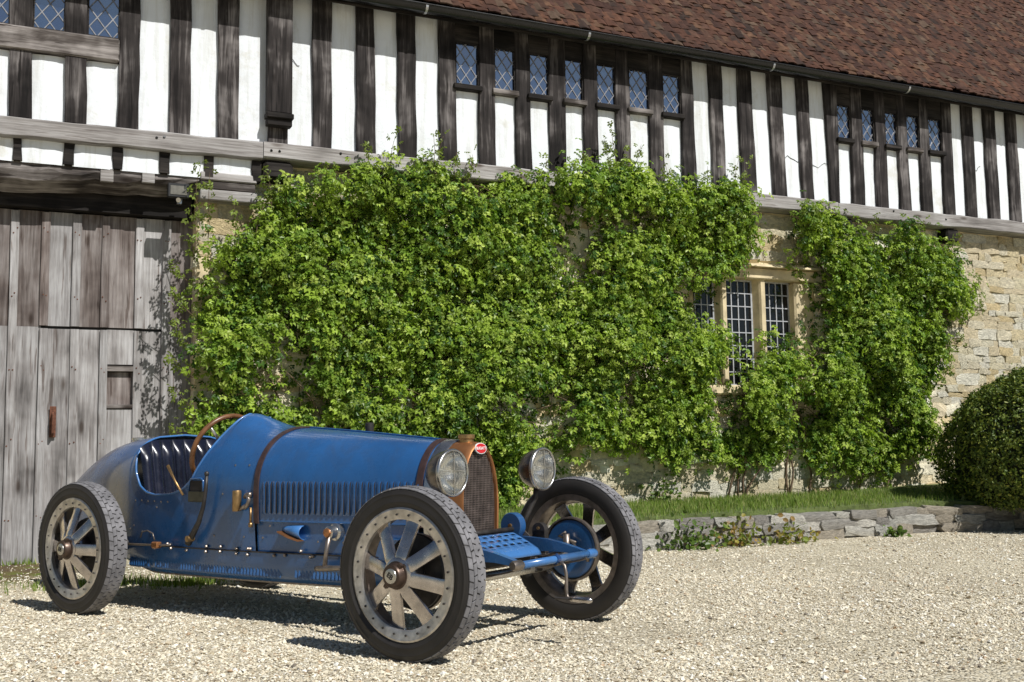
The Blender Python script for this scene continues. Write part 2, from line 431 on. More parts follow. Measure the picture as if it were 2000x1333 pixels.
def pebbles():
    rng = np.random.default_rng(3)
    N = 560000
    P = np.stack([rng.uniform(-2.5, 12, N), rng.uniform(-6.6, -.2, N)], 1)
    d = np.hypot(P[:, 0] + .1, P[:, 1] + 9.62)
    keep = rng.random(N) < np.clip((5.2 / d) ** 1.7, .0, 1)
    keep &= ~((P[:, 1] > -2.1) & (P[:, 0] > 2.2))
    keep &= ~((P[:, 1] > -1.2) & (rng.random(N) < .75))
    ang = np.arctan2(P[:, 0] + .1, P[:, 1] + 9.62)
    keep &= (ang > math.radians(-6)) & (ang < math.radians(56))
    pn = pnoise2(P)
    keep &= rng.random(N) < np.clip(.78 + .55 * pn, .3, 1)
    P = P[keep]; n = len(P)
    s = rng.lognormal(math.log(.0046), .45, n).clip(.0022, .016)
    za = rng.uniform(0, 2 * PI, n); R0 = np.zeros((n, 3, 3)); R0[:, 0, 0] = np.cos(za); R0[:, 0, 1] = -np.sin(za); R0[:, 1, 0] = np.sin(za); R0[:, 1, 1] = np.cos(za); R0[:, 2, 2] = 1
    tl = rng.normal(0, .28, (n, 2)); R0[:, 2, 0] = tl[:, 0]; R0[:, 2, 1] = tl[:, 1]
    R = R0 * (s[:, None, None] * np.stack([rng.uniform(.8, 1.35, n), rng.uniform(.7, 1.1, n), rng.uniform(.5, .9, n)], -1)[:, None, :])
    C = np.concatenate([P, (s * .35)[:, None]], 1)
    V = np.array([(1, 0, .1), (-1, .1, 0), (.1, 1, 0), (0, -1, -.1), (.1, 0, .9), (0, .1, -.9)], float)
    F = np.array([(0, 2, 4), (2, 1, 4), (1, 3, 4), (3, 0, 4), (2, 0, 5), (1, 2, 5), (3, 1, 5), (0, 3, 5)])
    pal = np.array([(.70, .635, .49), (.77, .72, .60), (.60, .525, .39), (.73, .655, .50), (.50, .42, .30), (.81, .78, .70), (.46, .33, .21), (.20, .17, .135)])
    c = pal[rng.choice(8, n, p=[.27, .2, .16, .18, .09, .055, .025, .02])] * rng.uniform(.85, 1.12, (n, 1))
    o = scatter_mesh('gravel_stones', C, R, V, F, c, M['pebble'])
    tag(o, 'loose pale beige gravel covering the whole yard', 'gravel')
pebbles()

# ------------------------------------------------------------------ house
house = empty('timber_framed_house')
tag(house, 'long timber-framed barn with white plaster upper floor and stone below', 'house')
YS, YP, YB, YW, YD = -0.55, -0.515, -0.60, -0.40, 0.0      # faces: studs, plaster, rail, stone wall, door

STUDS = [(-1.00, -.83, -1.0, -.83), (-.60, -.43, -.61, -.44), (-.185, -.017, -.202, -.04), (.221, .384, .2, .368), (.621, .786, .626, .778),
 (1.029, 1.197, 1.018, 1.188), (1.424, 1.594, 1.412, 1.585), (1.847, 2.015, 1.826, 2.019), (2.239, 2.405, 2.229, 2.401), (2.636, 2.812, 2.627, 2.791),
 (3.03, 3.202, 3.016, 3.195), (3.433, 3.604, 3.423, 3.583), (3.829, 3.998, 3.833, 3.985), (4.212, 4.375, 4.212, 4.352), (4.579, 4.748, 4.575, 4.752),
 (4.957, 5.12, 4.955, 5.10), (5.33, 5.491, 5.33, 5.475), (5.72, 5.886, 5.727, 5.89), (6.109, 6.268, 6.11, 6.249), (6.491, 6.647, 6.469, 6.633),
 (6.864, 7.045, 6.843, 7.012), (7.268, 7.441, 7.233, 7.415), (7.663, 7.812, 7.629, 7.794), (8.055, 8.179, 8.015, 8.2), (8.369, 8.538, 8.39, 8.54),
 (8.723, 8.893, 8.74, 8.89), (9.077, 9.23, 9.08, 9.21), (9.404, 9.569, 9.42, 9.55), (9.759, 9.932, 9.781, 9.933), (10.125, 10.285, 10.125, 10.296),
 (10.488, 10.66, 10.481, 10.664), (10.859, 11.036, 10.863, 11.032), (11.24, 11.41, 11.24, 11.42), (11.62, 11.79, 11.62, 11.80), (12.0, 12.17, 12.0, 12.18), (12.38, 12.55, 12.38, 12.55)]
ZB, ZT = 3.49, 4.90          # top of rail, underside of wall plate
def wob(a=.006): return random.uniform(-a, a)
def stud_piece(name, u0, u1, t0, t1, z0, z1, yf, yb, mat, parent=house, n=7, lean=0):
    """an upright with slightly wandering edges"""
    G = []
    mb = MB(); zs = np.linspace(z0, z1, n); V = []
    for i, z in enumerate(zs):
        k = i / (n - 1); a = u0 + (t0 - u0) * k + wob(); b = u1 + (t1 - u1) * k + wob(); y = yf + wob(.003)
        V += [(a, yb, z), (a, y + .004, z), (a + .006, y, z), (b - .006, y, z), (b, y + .004, z), (b, yb, z)]
    F = []
    for i in range(n - 1):
        for j in range(5): F.append((i * 6 + j, i * 6 + j + 1, (i + 1) * 6 + j + 1, (i + 1) * 6 + j))
    F.append((0, 1, 2, 3, 4, 5)); F.append(tuple((n - 1) * 6 + j for j in range(6)))
    mb.add(V, F)
    return mb.build(name, mat, parent)
for i, (a, b, c, d) in enumerate(STUDS):
    stud_piece('stud', a, b, c, d, ZB + .002, ZT, YS - (.0 if i % 3 else .006), -.40, M['timber_v'])
for a in (-1.42, -1.84, -2.2):
    stud_piece('stud', a, a + .17, a, a + .17, ZB + .002, ZT, YS, -.40, M['timber_v'])
# boxed post with its bracket end on one stud
MB().box((1.815, -.645, 3.74), (2.03, YS - .004, 4.9), bev=.008).build('post_casing', M['timber_v'], house)
MB().box((1.805, -.665, 3.69), (2.04, YS - .004, 3.738), bev=.006).build('post_bracket', M['timber_dark'], house)
MB().box((1.815, -.64, 3.63), (2.03, YS - .004, 3.688), bev=.006).build('post_bracket', M['timber_dark'], house)

BAYS_WIN = {}                # bay index -> (window z0, z1)
for i, (a, b, c, d) in enumerate(STUDS[:-1]):
    n = STUDS[i + 1]
    if 2 <= i + 0 < 4 or i in (0, 1): BAYS_WIN[i] = (4.232, 4.86)
    if 11 <= i <= 17: BAYS_WIN[i] = (4.25, 4.665)
    if 23 <= i <= 27: BAYS_WIN[i] = (4.236, 4.625)

def plaster_panel(u0, u1, t0, t1, z0, z1, y):
    nx, nz = 5, 9; G = []
    for i in range(nx):
        row = []
        for j in range(nz):
            k = j / (nz - 1); a = u0 + (t0 - u0) * k; b = u1 + (t1 - u1) * k
            row.append((a + (b - a) * i / (nx - 1), y + wob(.004) + (.006 if i in (0, nx - 1) else 0), z0 + (z1 - z0) * k))
        G.append(row)
    return MB().grid(G).build('plaster_panel', M['plaster'], house, smooth=True)

def clip_poly(P, x0, x1, z0, z1):
    for ax, lim, sg in ((0, x0, 1), (0, x1, -1), (1, z0, 1), (1, z1, -1)):
        Q = []
        for i in range(len(P)):
            a, b = P[i - 1], P[i]
            ia, ib = sg * (a[ax] - lim) >= 0, sg * (b[ax] - lim) >= 0
            if ia != ib:
                t = (lim - a[ax]) / (b[ax] - a[ax]); Q.append((a[0] + t * (b[0] - a[0]), a[1] + t * (b[1] - a[1])))
            if ib: Q.append(b)
        P = Q
        if not P: return P
    return P

def lead_strip(mb, p, q, y, w=.004, d=.006):
    dx, dz = q[0] - p[0], q[1] - p[1]; L = math.hypot(dx, dz)
    if L < .01: return
    nx, nz = -dz / L * w, dx / L * w
    mb.hexa([(p[0] - nx, y - d, p[1] - nz), (q[0] - nx, y - d, q[1] - nz), (q[0] - nx, y, q[1] - nz), (p[0] - nx, y, p[1] - nz),
             (p[0] + nx, y - d, p[1] + nz), (q[0] + nx, y - d, q[1] + nz), (q[0] + nx, y, q[1] + nz), (p[0] + nx, y, p[1] + nz)])

def pane_obj(P, y, mat, parent, tilt=.035):
    cx = sum(p[0] for p in P) / len(P); cz = sum(p[1] for p in P) / len(P)
    ar = abs(sum(P[i - 1][0] * P[i][1] - P[i][0] * P[i - 1][1] for i in range(len(P)))) / 2
    if ar < 2e-4: return
    n = len(P); V = [(p[0] - cx, 0, p[1] - cz) for p in P] + [(p[0] - cx, .004, p[1] - cz) for p in P]
    F = [tuple(range(n)), tuple(reversed(range(n, 2 * n)))] + [(i, (i + 1) % n, n + (i + 1) % n, n + i) for i in range(n)]
    MB().add(V, F).build('pane', mat, parent, loc=(cx, y, cz), rot=(random.uniform(-tilt, tilt), 0, random.uniform(-tilt, tilt)))

def lattice_window(u0, u1, z0, z1, y, dw=.105, dh=.145):
    fr = MB(); f = .010
    fr.box((u0, y - .012, z0), (u0 + f, y + .03, z1)); fr.box((u1 - f, y - .012, z0), (u1, y + .03, z1))
    fr.box((u0 + f, y - .012, z0), (u1 - f, y + .03, z0 + f)); fr.box((u0 + f, y - .012, z1 - f), (u1 - f, y + .03, z1))
    w = fr.build('window', M['timber_dark'], house)
    a, b, c, d = u0 + f, u1 - f, z0 + f, z1 - f
    cx, cz = (a + b) / 2 + wob(.02), (c + d) / 2 + wob(.03)
    for i in range(-5, 6):
        for j in range(-9, 10):
            if (i + j) % 2: continue
            x, z = cx + i * dw / 2, cz + j * dh / 2
            P = clip_poly([(x - dw / 2, z), (x, z - dh / 2), (x + dw / 2, z), (x, z + dh / 2)], a, b, c, d)
            if len(P) >= 3: pane_obj(P, y + .01, M['pane'], w)
    mb = MB()
    for s in (1, -1):
        for k in range(-14, 15):
            # lines (x-cx)/dw*2*s + (z-cz)/dh*2 = 2k+1
            q = 2 * k + 1; pts = []
            for x in (a, b):
                z = cz + (q - (x - cx) / dw * 2 * s) * dh / 2
                if c <= z <= d: pts.append((x, z))
            for z in (c, d):
                x = cx + s * (q - (z - cz) / dh * 2) * dw / 2
                if a < x < b: pts.append((x, z))
            if len(pts) >= 2: lead_strip(mb, pts[0], pts[1], y + .009 + .0006 * s)
    mb.build('lead_lattice', M['lead'], w)

for i, (a, b, c, d) in enumerate(STUDS[:-1]):
    n = STUDS[i + 1]
    if i in BAYS_WIN:
        z0, z1 = BAYS_WIN[i]
        k0 = (z0 - ZB) / (ZT - ZB)
        ub0, ub1 = b + (d - b) * .5, n[0] + (n[2] - n[0]) * .5
        plaster_panel(b - .01, n[0] + .01, ub0 - .01, ub1 + .01, ZB, z0 - .055 if i > 4 else 4.03, YP)
        if i > 4:
            MB().box((ub0 - .03, YS - .035, z0 - .052), (ub1 + .022, -.44, z0 - .002), bev=.006).build('window_sill', M['timber_dark'] if i % 2 else M['lintel'], house)
        stud = (ub0 + .001, ub1 - .001)
        lattice_window(stud[0], stud[1], z0, z1, -.528, *((.105, .145) if i > 4 else (.12, .16)))
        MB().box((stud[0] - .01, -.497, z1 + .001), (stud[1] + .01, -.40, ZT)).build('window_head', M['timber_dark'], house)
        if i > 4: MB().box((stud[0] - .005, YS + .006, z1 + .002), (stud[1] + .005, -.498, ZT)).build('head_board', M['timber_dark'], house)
    else:
        plaster_panel(b - .01, n[0] + .01, d - .01, n[2] + .01, ZB, ZT, YP)
for u0, u1, z, k in ((7.445, 7.66, 3.93, 1), (7.815, 8.05, 3.90, -1), (2.02, 2.12, 4.25, 1), (10.3, 10.4, 4.1, -1)):       # cracks in the limewash
    MB().tube([(u0 + (u1 - u0) * i / 5, YP - .004, z + wob(.012) + k * .03 * math.sin(i * 1.1)) for i in range(6)], .0028, 5).build('plaster_crack', M['timber_dark'], house)
for a in (-2.05, -1.69, -1.27): plaster_panel(a, a + .28, a, a + .28, ZB, ZT, YP)
# window rail of the left-hand window, over short studs
MB().box((-1.4, YS - .022, 4.035), (.622, -.44, 4.228), bev=.012).build('window_rail', M['lintel'], house)
# jetty rail in three lengths, wall plate, soffit
for a, b, dz in ((-2.2, 1.79, -.02), (1.796, 8.10, .0), (8.107, 13.0, -.015)):
    mb = MB(); n = 24; V = []
    for i in range(n + 1):
        x = a + (b - a) * i / n; q = wob(.006); zt = ZB + dz * (0 if abs(x - 1.8) < .5 else 1) * .6 + q; zb = 3.345 + dz + wob(.008)
        V += [(x, YB + .012, zb), (x, YB, zb + .012), (x, YB, zt - .012), (x, YB + .012, zt), (x, -.38, zt), (x, -.38, zb)]
    F = []
    for i in range(n):
        for j in range(6): F.append((i * 6 + j, i * 6 + (j + 1) % 6, (i + 1) * 6 + (j + 1) % 6, (i + 1) * 6 + j))
    F += [tuple(range(6)), tuple(n * 6 + j for j in range(6))]
    mb.add(V, F).build('jetty_rail', M['timber_h'], house)
for x in (.92, .98, 1.86, 1.93, 2.47, 2.53, 3.26, 3.5, 4.6, 5.0, 8.2, 8.9, 9.7):
    MB().tube([(x, YB - .006, 3.43 + wob(.03)), (x, YB + .02, 3.43)], .011, 8).build('oak_peg', M['black_metal'], house)
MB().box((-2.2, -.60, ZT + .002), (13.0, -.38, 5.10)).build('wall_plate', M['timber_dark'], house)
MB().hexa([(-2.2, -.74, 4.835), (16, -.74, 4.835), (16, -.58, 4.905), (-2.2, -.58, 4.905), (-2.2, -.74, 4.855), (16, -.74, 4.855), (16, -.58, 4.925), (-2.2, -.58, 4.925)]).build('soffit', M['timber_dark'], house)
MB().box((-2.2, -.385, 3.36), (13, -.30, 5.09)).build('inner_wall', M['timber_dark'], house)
# infill over the barn door: small panels and short studs, joist ends, lintel
LS = [(-2.1, -2.02), (-1.7, -1.62), (-1.3, -1.22), (-.93, -.85), (-.53, -.46), (-.149, -.076), (.221, .297), (.59, .661), (.948, 1.03), (1.311, 1.387), (1.714, 1.79)]
for i, (a, b) in enumerate(LS):
    stud_piece('short_stud', a, b, a + wob(.01), b + wob(.01), 3.15, 3.36, -.545, -.36, M['timber_dark'], n=3)
    if i < len(LS) - 1: plaster_panel(b - .01, LS[i + 1][0] + .01, b - .01, LS[i + 1][0] + .01, 3.14, 3.37, -.53)
mb = MB(); n = 30; V = []
for i in range(n + 1):
    x = -2.2 + 3.48 * i / n; zt = 3.172 + .004 * x + wob(.008); zb = 2.925 + .055 * (x + .2) + wob(.01)
    V += [(x, -.495 + wob(.006), zb + .085 + wob(.012)), (x, -.515 + wob(.008), (zb + zt) / 2 + .03 + wob(.02)), (x, -.50 + wob(.004), zt - .01), (x, -.485, zt), (x, -.15, zt), (x, -.15, zb + .05), (x, -.37, zb)]
F = [tuple(range(7)), tuple(n * 7 + j for j in range(7))]
for i in range(n):
    for j in range(7): F.append((i * 7 + j, i * 7 + (j + 1) % 7, (i + 1) * 7 + (j + 1) % 7, (i + 1) * 7 + j))
mb.add(V, F).build('lintel', M['lintel'], house)
MB().box((.50, -.527, 3.04), (.60, -.49, 3.15), bev=.004).build('timber_patch', M['timber_h'], house)
MB().box((.82, -.527, 3.06), (.92, -.49, 3.16), bev=.004).build('timber_patch', M['timber_h'], house)
for k, (z0, z1, x1) in enumerate(((3.125, 3.195, 1.75), (3.05, 3.12, 1.74), (2.955, 3.045, 1.755))):
    MB().box((1.282, -.545 + .012 * (k == 1), z0), (x1, -.30, z1), bev=.008).build('lintel_block', M['lintel'] if k == 1 else M['timber_h'], house)
mb = MB().box((1.80, -.575, 3.17), (2.06, -.3, 3.338), bev=.03); mb.build('joist_end', M['timber_dark'], house)
MB().box((8.12, -.56, 3.18), (8.34, -.3, 3.325), bev=.02).build('joist_end', M['timber_dark'], house)
MB().box((9.75, -.56, 3.16), (9.95, -.3, 3.32), bev=.02).build('joist_end', M['timber_dark'], house)

# ---- barn door
door = empty('barn_door', (-.0023, -.22, .0197), parent=house); door.scale = (.977, .977, .977)
edges = [-.143, -.079, .089, .154, .329, .396, .559, .623, .831, .897, 1.055, 1.122]
battens = [(edges[i], edges[i + 1]) for i in range(0, 12, 2)]
extra = [(-.36, -.30), (-.60, -.54), (-.84, -.78), (-1.08, -1.02), (-1.32, -1.26), (-1.56, -1.50)]
battens = sorted(battens + extra)
def plank(u0, u1, z0, z1, y, mat, name='plank', th=.03):
    V = []; n = 5
    for i in range(n):
        z = z0 + (z1 - z0) * i / (n - 1); a, b = u0 + wob(.0025), u1 + wob(.0025)
        V += [(a, y + th, z), (a, y + .003, z), (a + .004, y, z), (b - .004, y, z), (b, y + .003, z), (b, y + th, z)]
    F = [tuple(range(6)), tuple((n - 1) * 6 + j for j in range(6))]
    for i in range(n - 1):
        for j in range(6): F.append((i * 6 + j, i * 6 + (j + 1) % 6, (i + 1) * 6 + (j + 1) % 6, (i + 1) * 6 + j))
    MB().add(V, F).build(name, mat, door)
ZSPLIT = 1.90
for i in range(len(battens)):
    a, b = battens[i]
    nxt = battens[i + 1][0] if i + 1 < len(battens) else 1.30
    lo, hi = b - .015, nxt + .015
    br = M['door_brown']
    wicket = .10 < b < .95
    plank(lo, hi, ZSPLIT + (.012 if wicket else .002), 2.87, .006 + wob(.004), br if i % 3 != 1 else M['door'])
    if .6 < b < .63:       # plank with the small hatch
        plank(lo, hi, -.02, 1.225, .004, M['door']); plank(lo, hi, 1.60, ZSPLIT - .006, .004, M['door'])
        plank(lo, hi, 1.262, 1.535, .035, M['door_brown'], 'hatch_board', .02)
        MB().box((lo, -.012, 1.54), (hi, .03, 1.588), bev=.004).build('hatch_rail', M['lintel'], door)
        MB().box((lo, -.010, 1.228), (hi, .03, 1.262), bev=.004).build('hatch_rail', M['lintel'], door)
    else:
        plank(lo, hi, -.02 + wob(.01), ZSPLIT - (.012 if wicket else -.001), .004 + wob(.004), M['door'])
    if wicket:
        plank(a, b, ZSPLIT + .012, 2.86, -.018 + wob(.004), br if i % 2 else M['door'], 'batten', .022); plank(a, b, -.02, ZSPLIT - .012, -.018 + wob(.004), M['door'], 'batten', .022)
    else: plank(a, b, -.02, 2.86, -.018 + wob(.004), M['door'], 'batten', .022)
nl = MB()
for a, b in battens:
    for z in (.35, .95, 1.55, 2.15, 2.7):
        for k in (.3, .7): nl.lathe([(-.0225, 0), (-.022, .005), (-.018, .0065)], 'y', (a + (b - a) * k + wob(.006), 0, z + wob(.03)), 6)
nl.build('nails', M['rust'], door)['kind'] = 'stuff'
mb = MB().box((.185, -.026, .99), (.235, -.016, 1.245), bev=.004)
mb.tube([(.21, -.03, 1.19), (.21, -.075, 1.17), (.212, -.08, 1.1), (.21, -.075, 1.03), (.21, -.03, 1.01)], .010, 8)
mb.build('latch', M['rust'], door)
mb = MB().box((-.235, -.03, 1.02), (-.20, -.012, 1.22), bev=.003); mb.build('latch', M['rust'], door)
MB().box((-2.2, .05, 0), (1.36, .09, 3.2)).build('door_backing', M['black_metal'], door)
MB().box((-2.2, -.10, 2.88), (1.28, .05, 3.2)).build('door_head', M['timber_dark'], door)

# ---- stone wall of single rubble stones
wall = MB().box((1.30, YW + .002, 0), (6.23, .4, 3.34)).box((7.85, YW + .002, 0), (14.0, .4, 3.34)).box((6.23, YW + .002, 0), (7.85, .4, 1.40)).box((6.23, YW + .002, 2.70), (7.85, .4, 3.34)).build('stone_wall', M['mortar'], house)
MB().box((-3.2, YW, 0), (-1.75, .4, 3.34)).build('stone_pier', M['mortar'], house)
STONE_PAL = [(.84, .75, .53), (.87, .80, .61), (.79, .67, .43), (.89, .84, .69), (.82, .70, .48), (.86, .77, .57), (.77, .62, .36)]
def stone_mesh(seed, col, rough=.26):
    rng = random.Random(seed); bm = bmesh.new(); bmesh.ops.create_cube(bm, size=1.0)
    bmesh.ops.subdivide_edges(bm, edges=list(bm.edges), cuts=1, use_grid_fill=True)
    for v in bm.verts:
        n = v.co.normalized() * .62; k = rough * rng.uniform(.3, 1.0)
        v.co = v.co.lerp(n, k) + Vector([rng.uniform(-.07, .07) for _ in range(3)])
    me = bpy.data.meshes.new('stone'); bm.to_mesh(me); bm.free()
    a = me.color_attributes.new('Col', 'FLOAT_COLOR', 'POINT')
    for d in a.data: d.color = (*col, 1)
    me.shade_smooth(); me.set_sharp_from_angle(angle=math.radians(62)); me.materials.append(M['stone'])
    return me
STONES = [stone_mesh(i, STONE_PAL[i % 7]) for i in range(21)]
def merged_stones(name, items, parent, mat=None):
    Vs = []; Fs = []; Cs = []; b = 0
    for me, loc, rot, sc in items:
        v = np.array([x.co for x in me.vertices]); 
        m = np.array(Matrix.LocRotScale(Vector(loc), Matrix.Rotation(rot[1], 3, 'Y').to_quaternion(), Vector(sc)))
        Vs.append(v @ m[:3, :3].T + m[:3, 3]); Fs += [tuple(i + b for i in p.vertices) for p in me.polygons]
        Cs.append(np.repeat([me.color_attributes['Col'].data[0].color[:3]], len(v), 0)); b += len(v)
    me = np_mesh(name, np.concatenate(Vs), Fs, np.concatenate(Cs), angle=62)
    o = link(name, me, M['stone'], parent); o['kind'] = 'stuff'
    return o
def in_view(u, z):
    return (u < 2.5 and z > 2.55) or (6.7 < u < 7.8 and z > 2.65) or (9.55 < u < 11.35 and z > 1.3) or (4.6 < u < 8.9 and .25 < z < .62)
WINB = (6.22, 7.86, 1.42, 2.76)
rest = []
z = .10; rs = random.Random(5)
while z < 3.3:
    h = rs.uniform(.055, .13); h = min(h, 3.34 - z)
    if h < .05: break
    u = 1.28 - rs.uniform(0, .15)
    while u < 13.4:
        L = rs.uniform(.09, .28) * (1.25 if h > .10 else 1); u1 = u + L; a = max(u, 1.28)
        if a < WINB[1] and u1 > WINB[0] and z < WINB[3] and z + h > WINB[2]:
            if a < WINB[0] - .06: u1 = WINB[0]
            else:
                u = max(u1, WINB[1] if a >= WINB[0] - .06 else u1); 
                if u < WINB[1]: u = WINB[1]
                continue
        c = (a + u1) / 2; d = rs.uniform(.0, .02)
        loc = (c, YW + .072 - d, z + h / 2); rot = (0, rs.uniform(-.1, .1), 0); sc = (max(.04, (u1 - a)) * 1.12, .165, h * 1.16)
        me = rs.choice(STONES)
        if in_view(c, z + h / 2): link('stone', me, None, wall, loc, rot, sc)
        else: rest.append((me, loc, rot, sc))
        u = u1 + .004
    z += h + .004
merged_stones('rubble_stones', rest, wall)
# quoins at the door jamb
z = 0.05
while z < 2.9:
    h = random.uniform(.18, .34); h = min(h, 2.94 - z)
    MB().box((1.272, YW - .022, z), (1.272 + random.uniform(.14, .2), -.02, z + h - .008), bev=.012).build('jamb_stone', M['stone_dressed'], house)
    z += h

# ---- mullioned stone window
sw = MB()
sw.box((6.24, YW - .045, 2.60), (7.86, -.15, 2.72), bev=.012)
ww = sw.build('mullioned_window', M['stone_dressed'], house)
MB().hexa([(6.16, YW - .12, 2.723), (7.92, YW - .12, 2.723), (7.92, -.3, 2.723), (6.16, -.3, 2.723), (6.16, YW - .10, 2.75), (7.92, YW - .10, 2.75), (7.92, -.3, 2.80), (6.16, -.3, 2.80)]).build('drip_stone', M['stone_dressed'], ww)
MB().box((6.2, YW - .07, 1.36), (7.9, -.15, 1.46), bev=.015).build('window_sill', M['stone_dressed'], ww)
def mullion(u0, u1):
    V = []
    for z in (1.461, 2.599):
        c = (u0 + u1) / 2; w = (u1 - u0) / 2
        V += [(c - w, -.2, z), (c - w, YW + .10, z), (c - w * .55, YW + .012, z), (c - w * .35, YW - .012, z), (c + w * .35, YW - .012, z), (c + w * .55, YW + .012, z), (c + w, YW + .10, z), (c + w, -.2, z)]
    F = [(i, (i + 1) % 8, 8 + (i + 1) % 8, 8 + i) for i in range(8)] + [tuple(range(8)), tuple(range(8, 16))]
    MB().add(V, F).build('mullion', M['stone_dressed'], ww)
mullion(6.60, 6.735); mullion(7.10, 7.245)
MB().box((7.60, YW - .012, 1.461), (7.86, -.15, 2.599), bev=.02).build('jamb', M['stone_dressed'], ww)
MB().box((6.22, YW - .012, 1.461), (6.28, -.15, 2.599), bev=.01).build('jamb', M['stone_dressed'], ww)
MB().box((6.2, -.17, 1.3), (7.9, -.12, 2.8)).build('window_backing', M['black_metal'], ww)
for (a, b) in ((6.285, 6.598), (6.74, 7.095), (7.25, 7.595)):
    z0, z1 = 1.47, 2.595; y = YW + .10; nc, nr = 4, 8
    mb = MB()
    for i in range(nc + 1): lead_strip(mb, (a + (b - a) * i / nc, z0), (a + (b - a) * i / nc, z1), y - .001, .006 if 0 < i < nc else .012, .009)
    for j in range(nr + 1): lead_strip(mb, (a, z0 + (z1 - z0) * j / nr), (b, z0 + (z1 - z0) * j / nr), y - .0018, .0055 if 0 < j < nr else .012, .009)
    mb.build('lead_lattice', M['lead_pale'], ww)
    for i in range(nc):
        for j in range(nr):
            x0, x1 = a + (b - a) * i / nc, a + (b - a) * (i + 1) / nc; q0, q1 = z0 + (z1 - z0) * j / nr, z0 + (z1 - z0) * (j + 1) / nr
            pane_obj([(x0, q0), (x1, q0), (x1, q1), (x0, q1)], y, M['pane_dark'], ww, .015)

# ---- roof
RS = math.radians(52); EY, EZ = -.80, 4.875
cr, sr = math.cos(RS), math.sin(RS)
roof = MB().hexa([(-2.2, EY + .11, EZ - .06), (18, EY + .11, EZ - .06), (18, EY + .11 + 4.2 * cr, EZ - .06 + 4.2 * sr), (-2.2, EY + .11 + 4.2 * cr, EZ - .06 + 4.2 * sr),
                  (-2.2, EY + .07, EZ - .025), (18, EY + .07, EZ - .025), (18, EY + .07 + 4.2 * cr, EZ - .025 + 4.2 * sr), (-2.2, EY + .07 + 4.2 * cr, EZ - .025 + 4.2 * sr)]).build('roof', M['deck'], house)
TILE_PAL = [(.082, .037, .023), (.068, .031, .020), (.100, .046, .027), (.056, .027, .019), (.105, .056, .033), (.075, .038, .025), (.040, .024, .018), (.09, .058, .039)]
def tile_mesh(col, k):
    rng = random.Random(k); w, L, t = .118, .14, .014; nb = .010 * rng.uniform(.3, 1.3)
    V = [(-w / 2, -.01, 0), (0, -.01, nb), (w / 2, -.01, 0), (-w / 2, L, 0), (0, L, nb), (w / 2, L, 0)]
    V = [(x + rng.uniform(-.003, .003), y + rng.uniform(-.006, .006), z) for x, y, z in V]
    V += [(x, y, z + t) for x, y, z in V]
    F = [(0, 3, 4, 1), (1, 4, 5, 2), (6, 7, 10, 9), (7, 8, 11, 10), (0, 1, 7, 6), (1, 2, 8, 7), (2, 5, 11, 8), (0, 6, 9, 3), (3, 9, 10, 4), (4, 10, 11, 5)]
    return np_mesh('tile', V, F, np.repeat([col], 12, 0))
TILES = [tile_mesh(TILE_PAL[i % 8], i) for i in range(24)]
for t in TILES: t.materials.append(M['tile'])
TRI = 0; bulkV = []; bulkF = []; bulkC = []; rt = random.Random(9)
gauge = .060; base = 0
Rroof = np.array(Matrix.Rotation(RS - .045, 3, 'X'))
for r in range(66):
    for k in range(165):
        if (k * 7 + r * 13) % 97 == 0: continue
        u = -1.9 + k * .1205 + (.06 if r % 2 else 0) + rt.uniform(-.005, .005)
        s = r * gauge + rt.uniform(-.008, .008) + .012 * math.sin(u * .9 + r)
        h = .020 + rt.uniform(-.004, .010) + .008 * math.sin(u * .7 + s * 1.3)
        p = (u, EY + .03 + s * cr - h * sr, EZ + s * sr + h * cr)
        ti = rt.randrange(24) if rt.random() < .7 else rt.choice([0, 1, 3, 5])
        if r < 4 and 2.2 < u < 14.2 and r * 74 + k < 99999 and TRI < 290:
            link('tile', TILES[ti], None, roof, p, (RS - .045 + rt.uniform(-.02, .02), rt.uniform(-.02, .02), rt.uniform(-.02, .02))); TRI += 1
        else:
            v = np.array([x.co for x in TILES[ti].vertices]) @ np.array(Matrix.Rotation(rt.uniform(-.025, .025), 3, 'Y')).T @ Rroof.T + np.array(p)
            bulkV.append(v); bulkF += [tuple(i + base for i in q.vertices) for q in TILES[ti].polygons]; base += 12
            bulkC.append(np.repeat([TILE_PAL[ti % 8]], 12, 0) * rt.uniform(.75, 1.2))
o = link('upper_tiles', np_mesh('upper_tiles', np.concatenate(bulkV), bulkF, np.concatenate(bulkC)), M['tile'], roof); o['kind'] = 'stuff'
# gutter
prof = [(.062 * math.cos(a), .062 * math.sin(a)) for a in np.linspace(PI, 2 * PI, 9)]
G = [[(x, -.79 + p, 4.838 + q) for p, q in prof] + [(x, -.79 + p * .88, 4.838 + q * .88) for p, q in reversed(prof)] for x in np.linspace(-2.2, 16, 40)]
for g in G: g.append(g[0])
gut = MB().grid(G).build('gutter', M['gutter'], house, angle=40)
MB().tube([(-2.2, -.855, 4.838), (16, -.855, 4.838)], .007, 8).build('gutter_lip', M['gutter'], gut)
MB().box((-2.2, -.725, 4.77), (16, -.71, 4.87)).build('fascia', M['timber_dark'], gut)
for x in (1.4, 3.20, 4.87, 7.09, 8.99, 10.9, 12.7):
    G = [[(xx, -.79 + p * 1.08, 4.838 + q * 1.08) for p, q in prof] for xx in (x - .012, x + .012)]
    MB().grid(G).build('gutter_bracket', M['zinc'], gut)

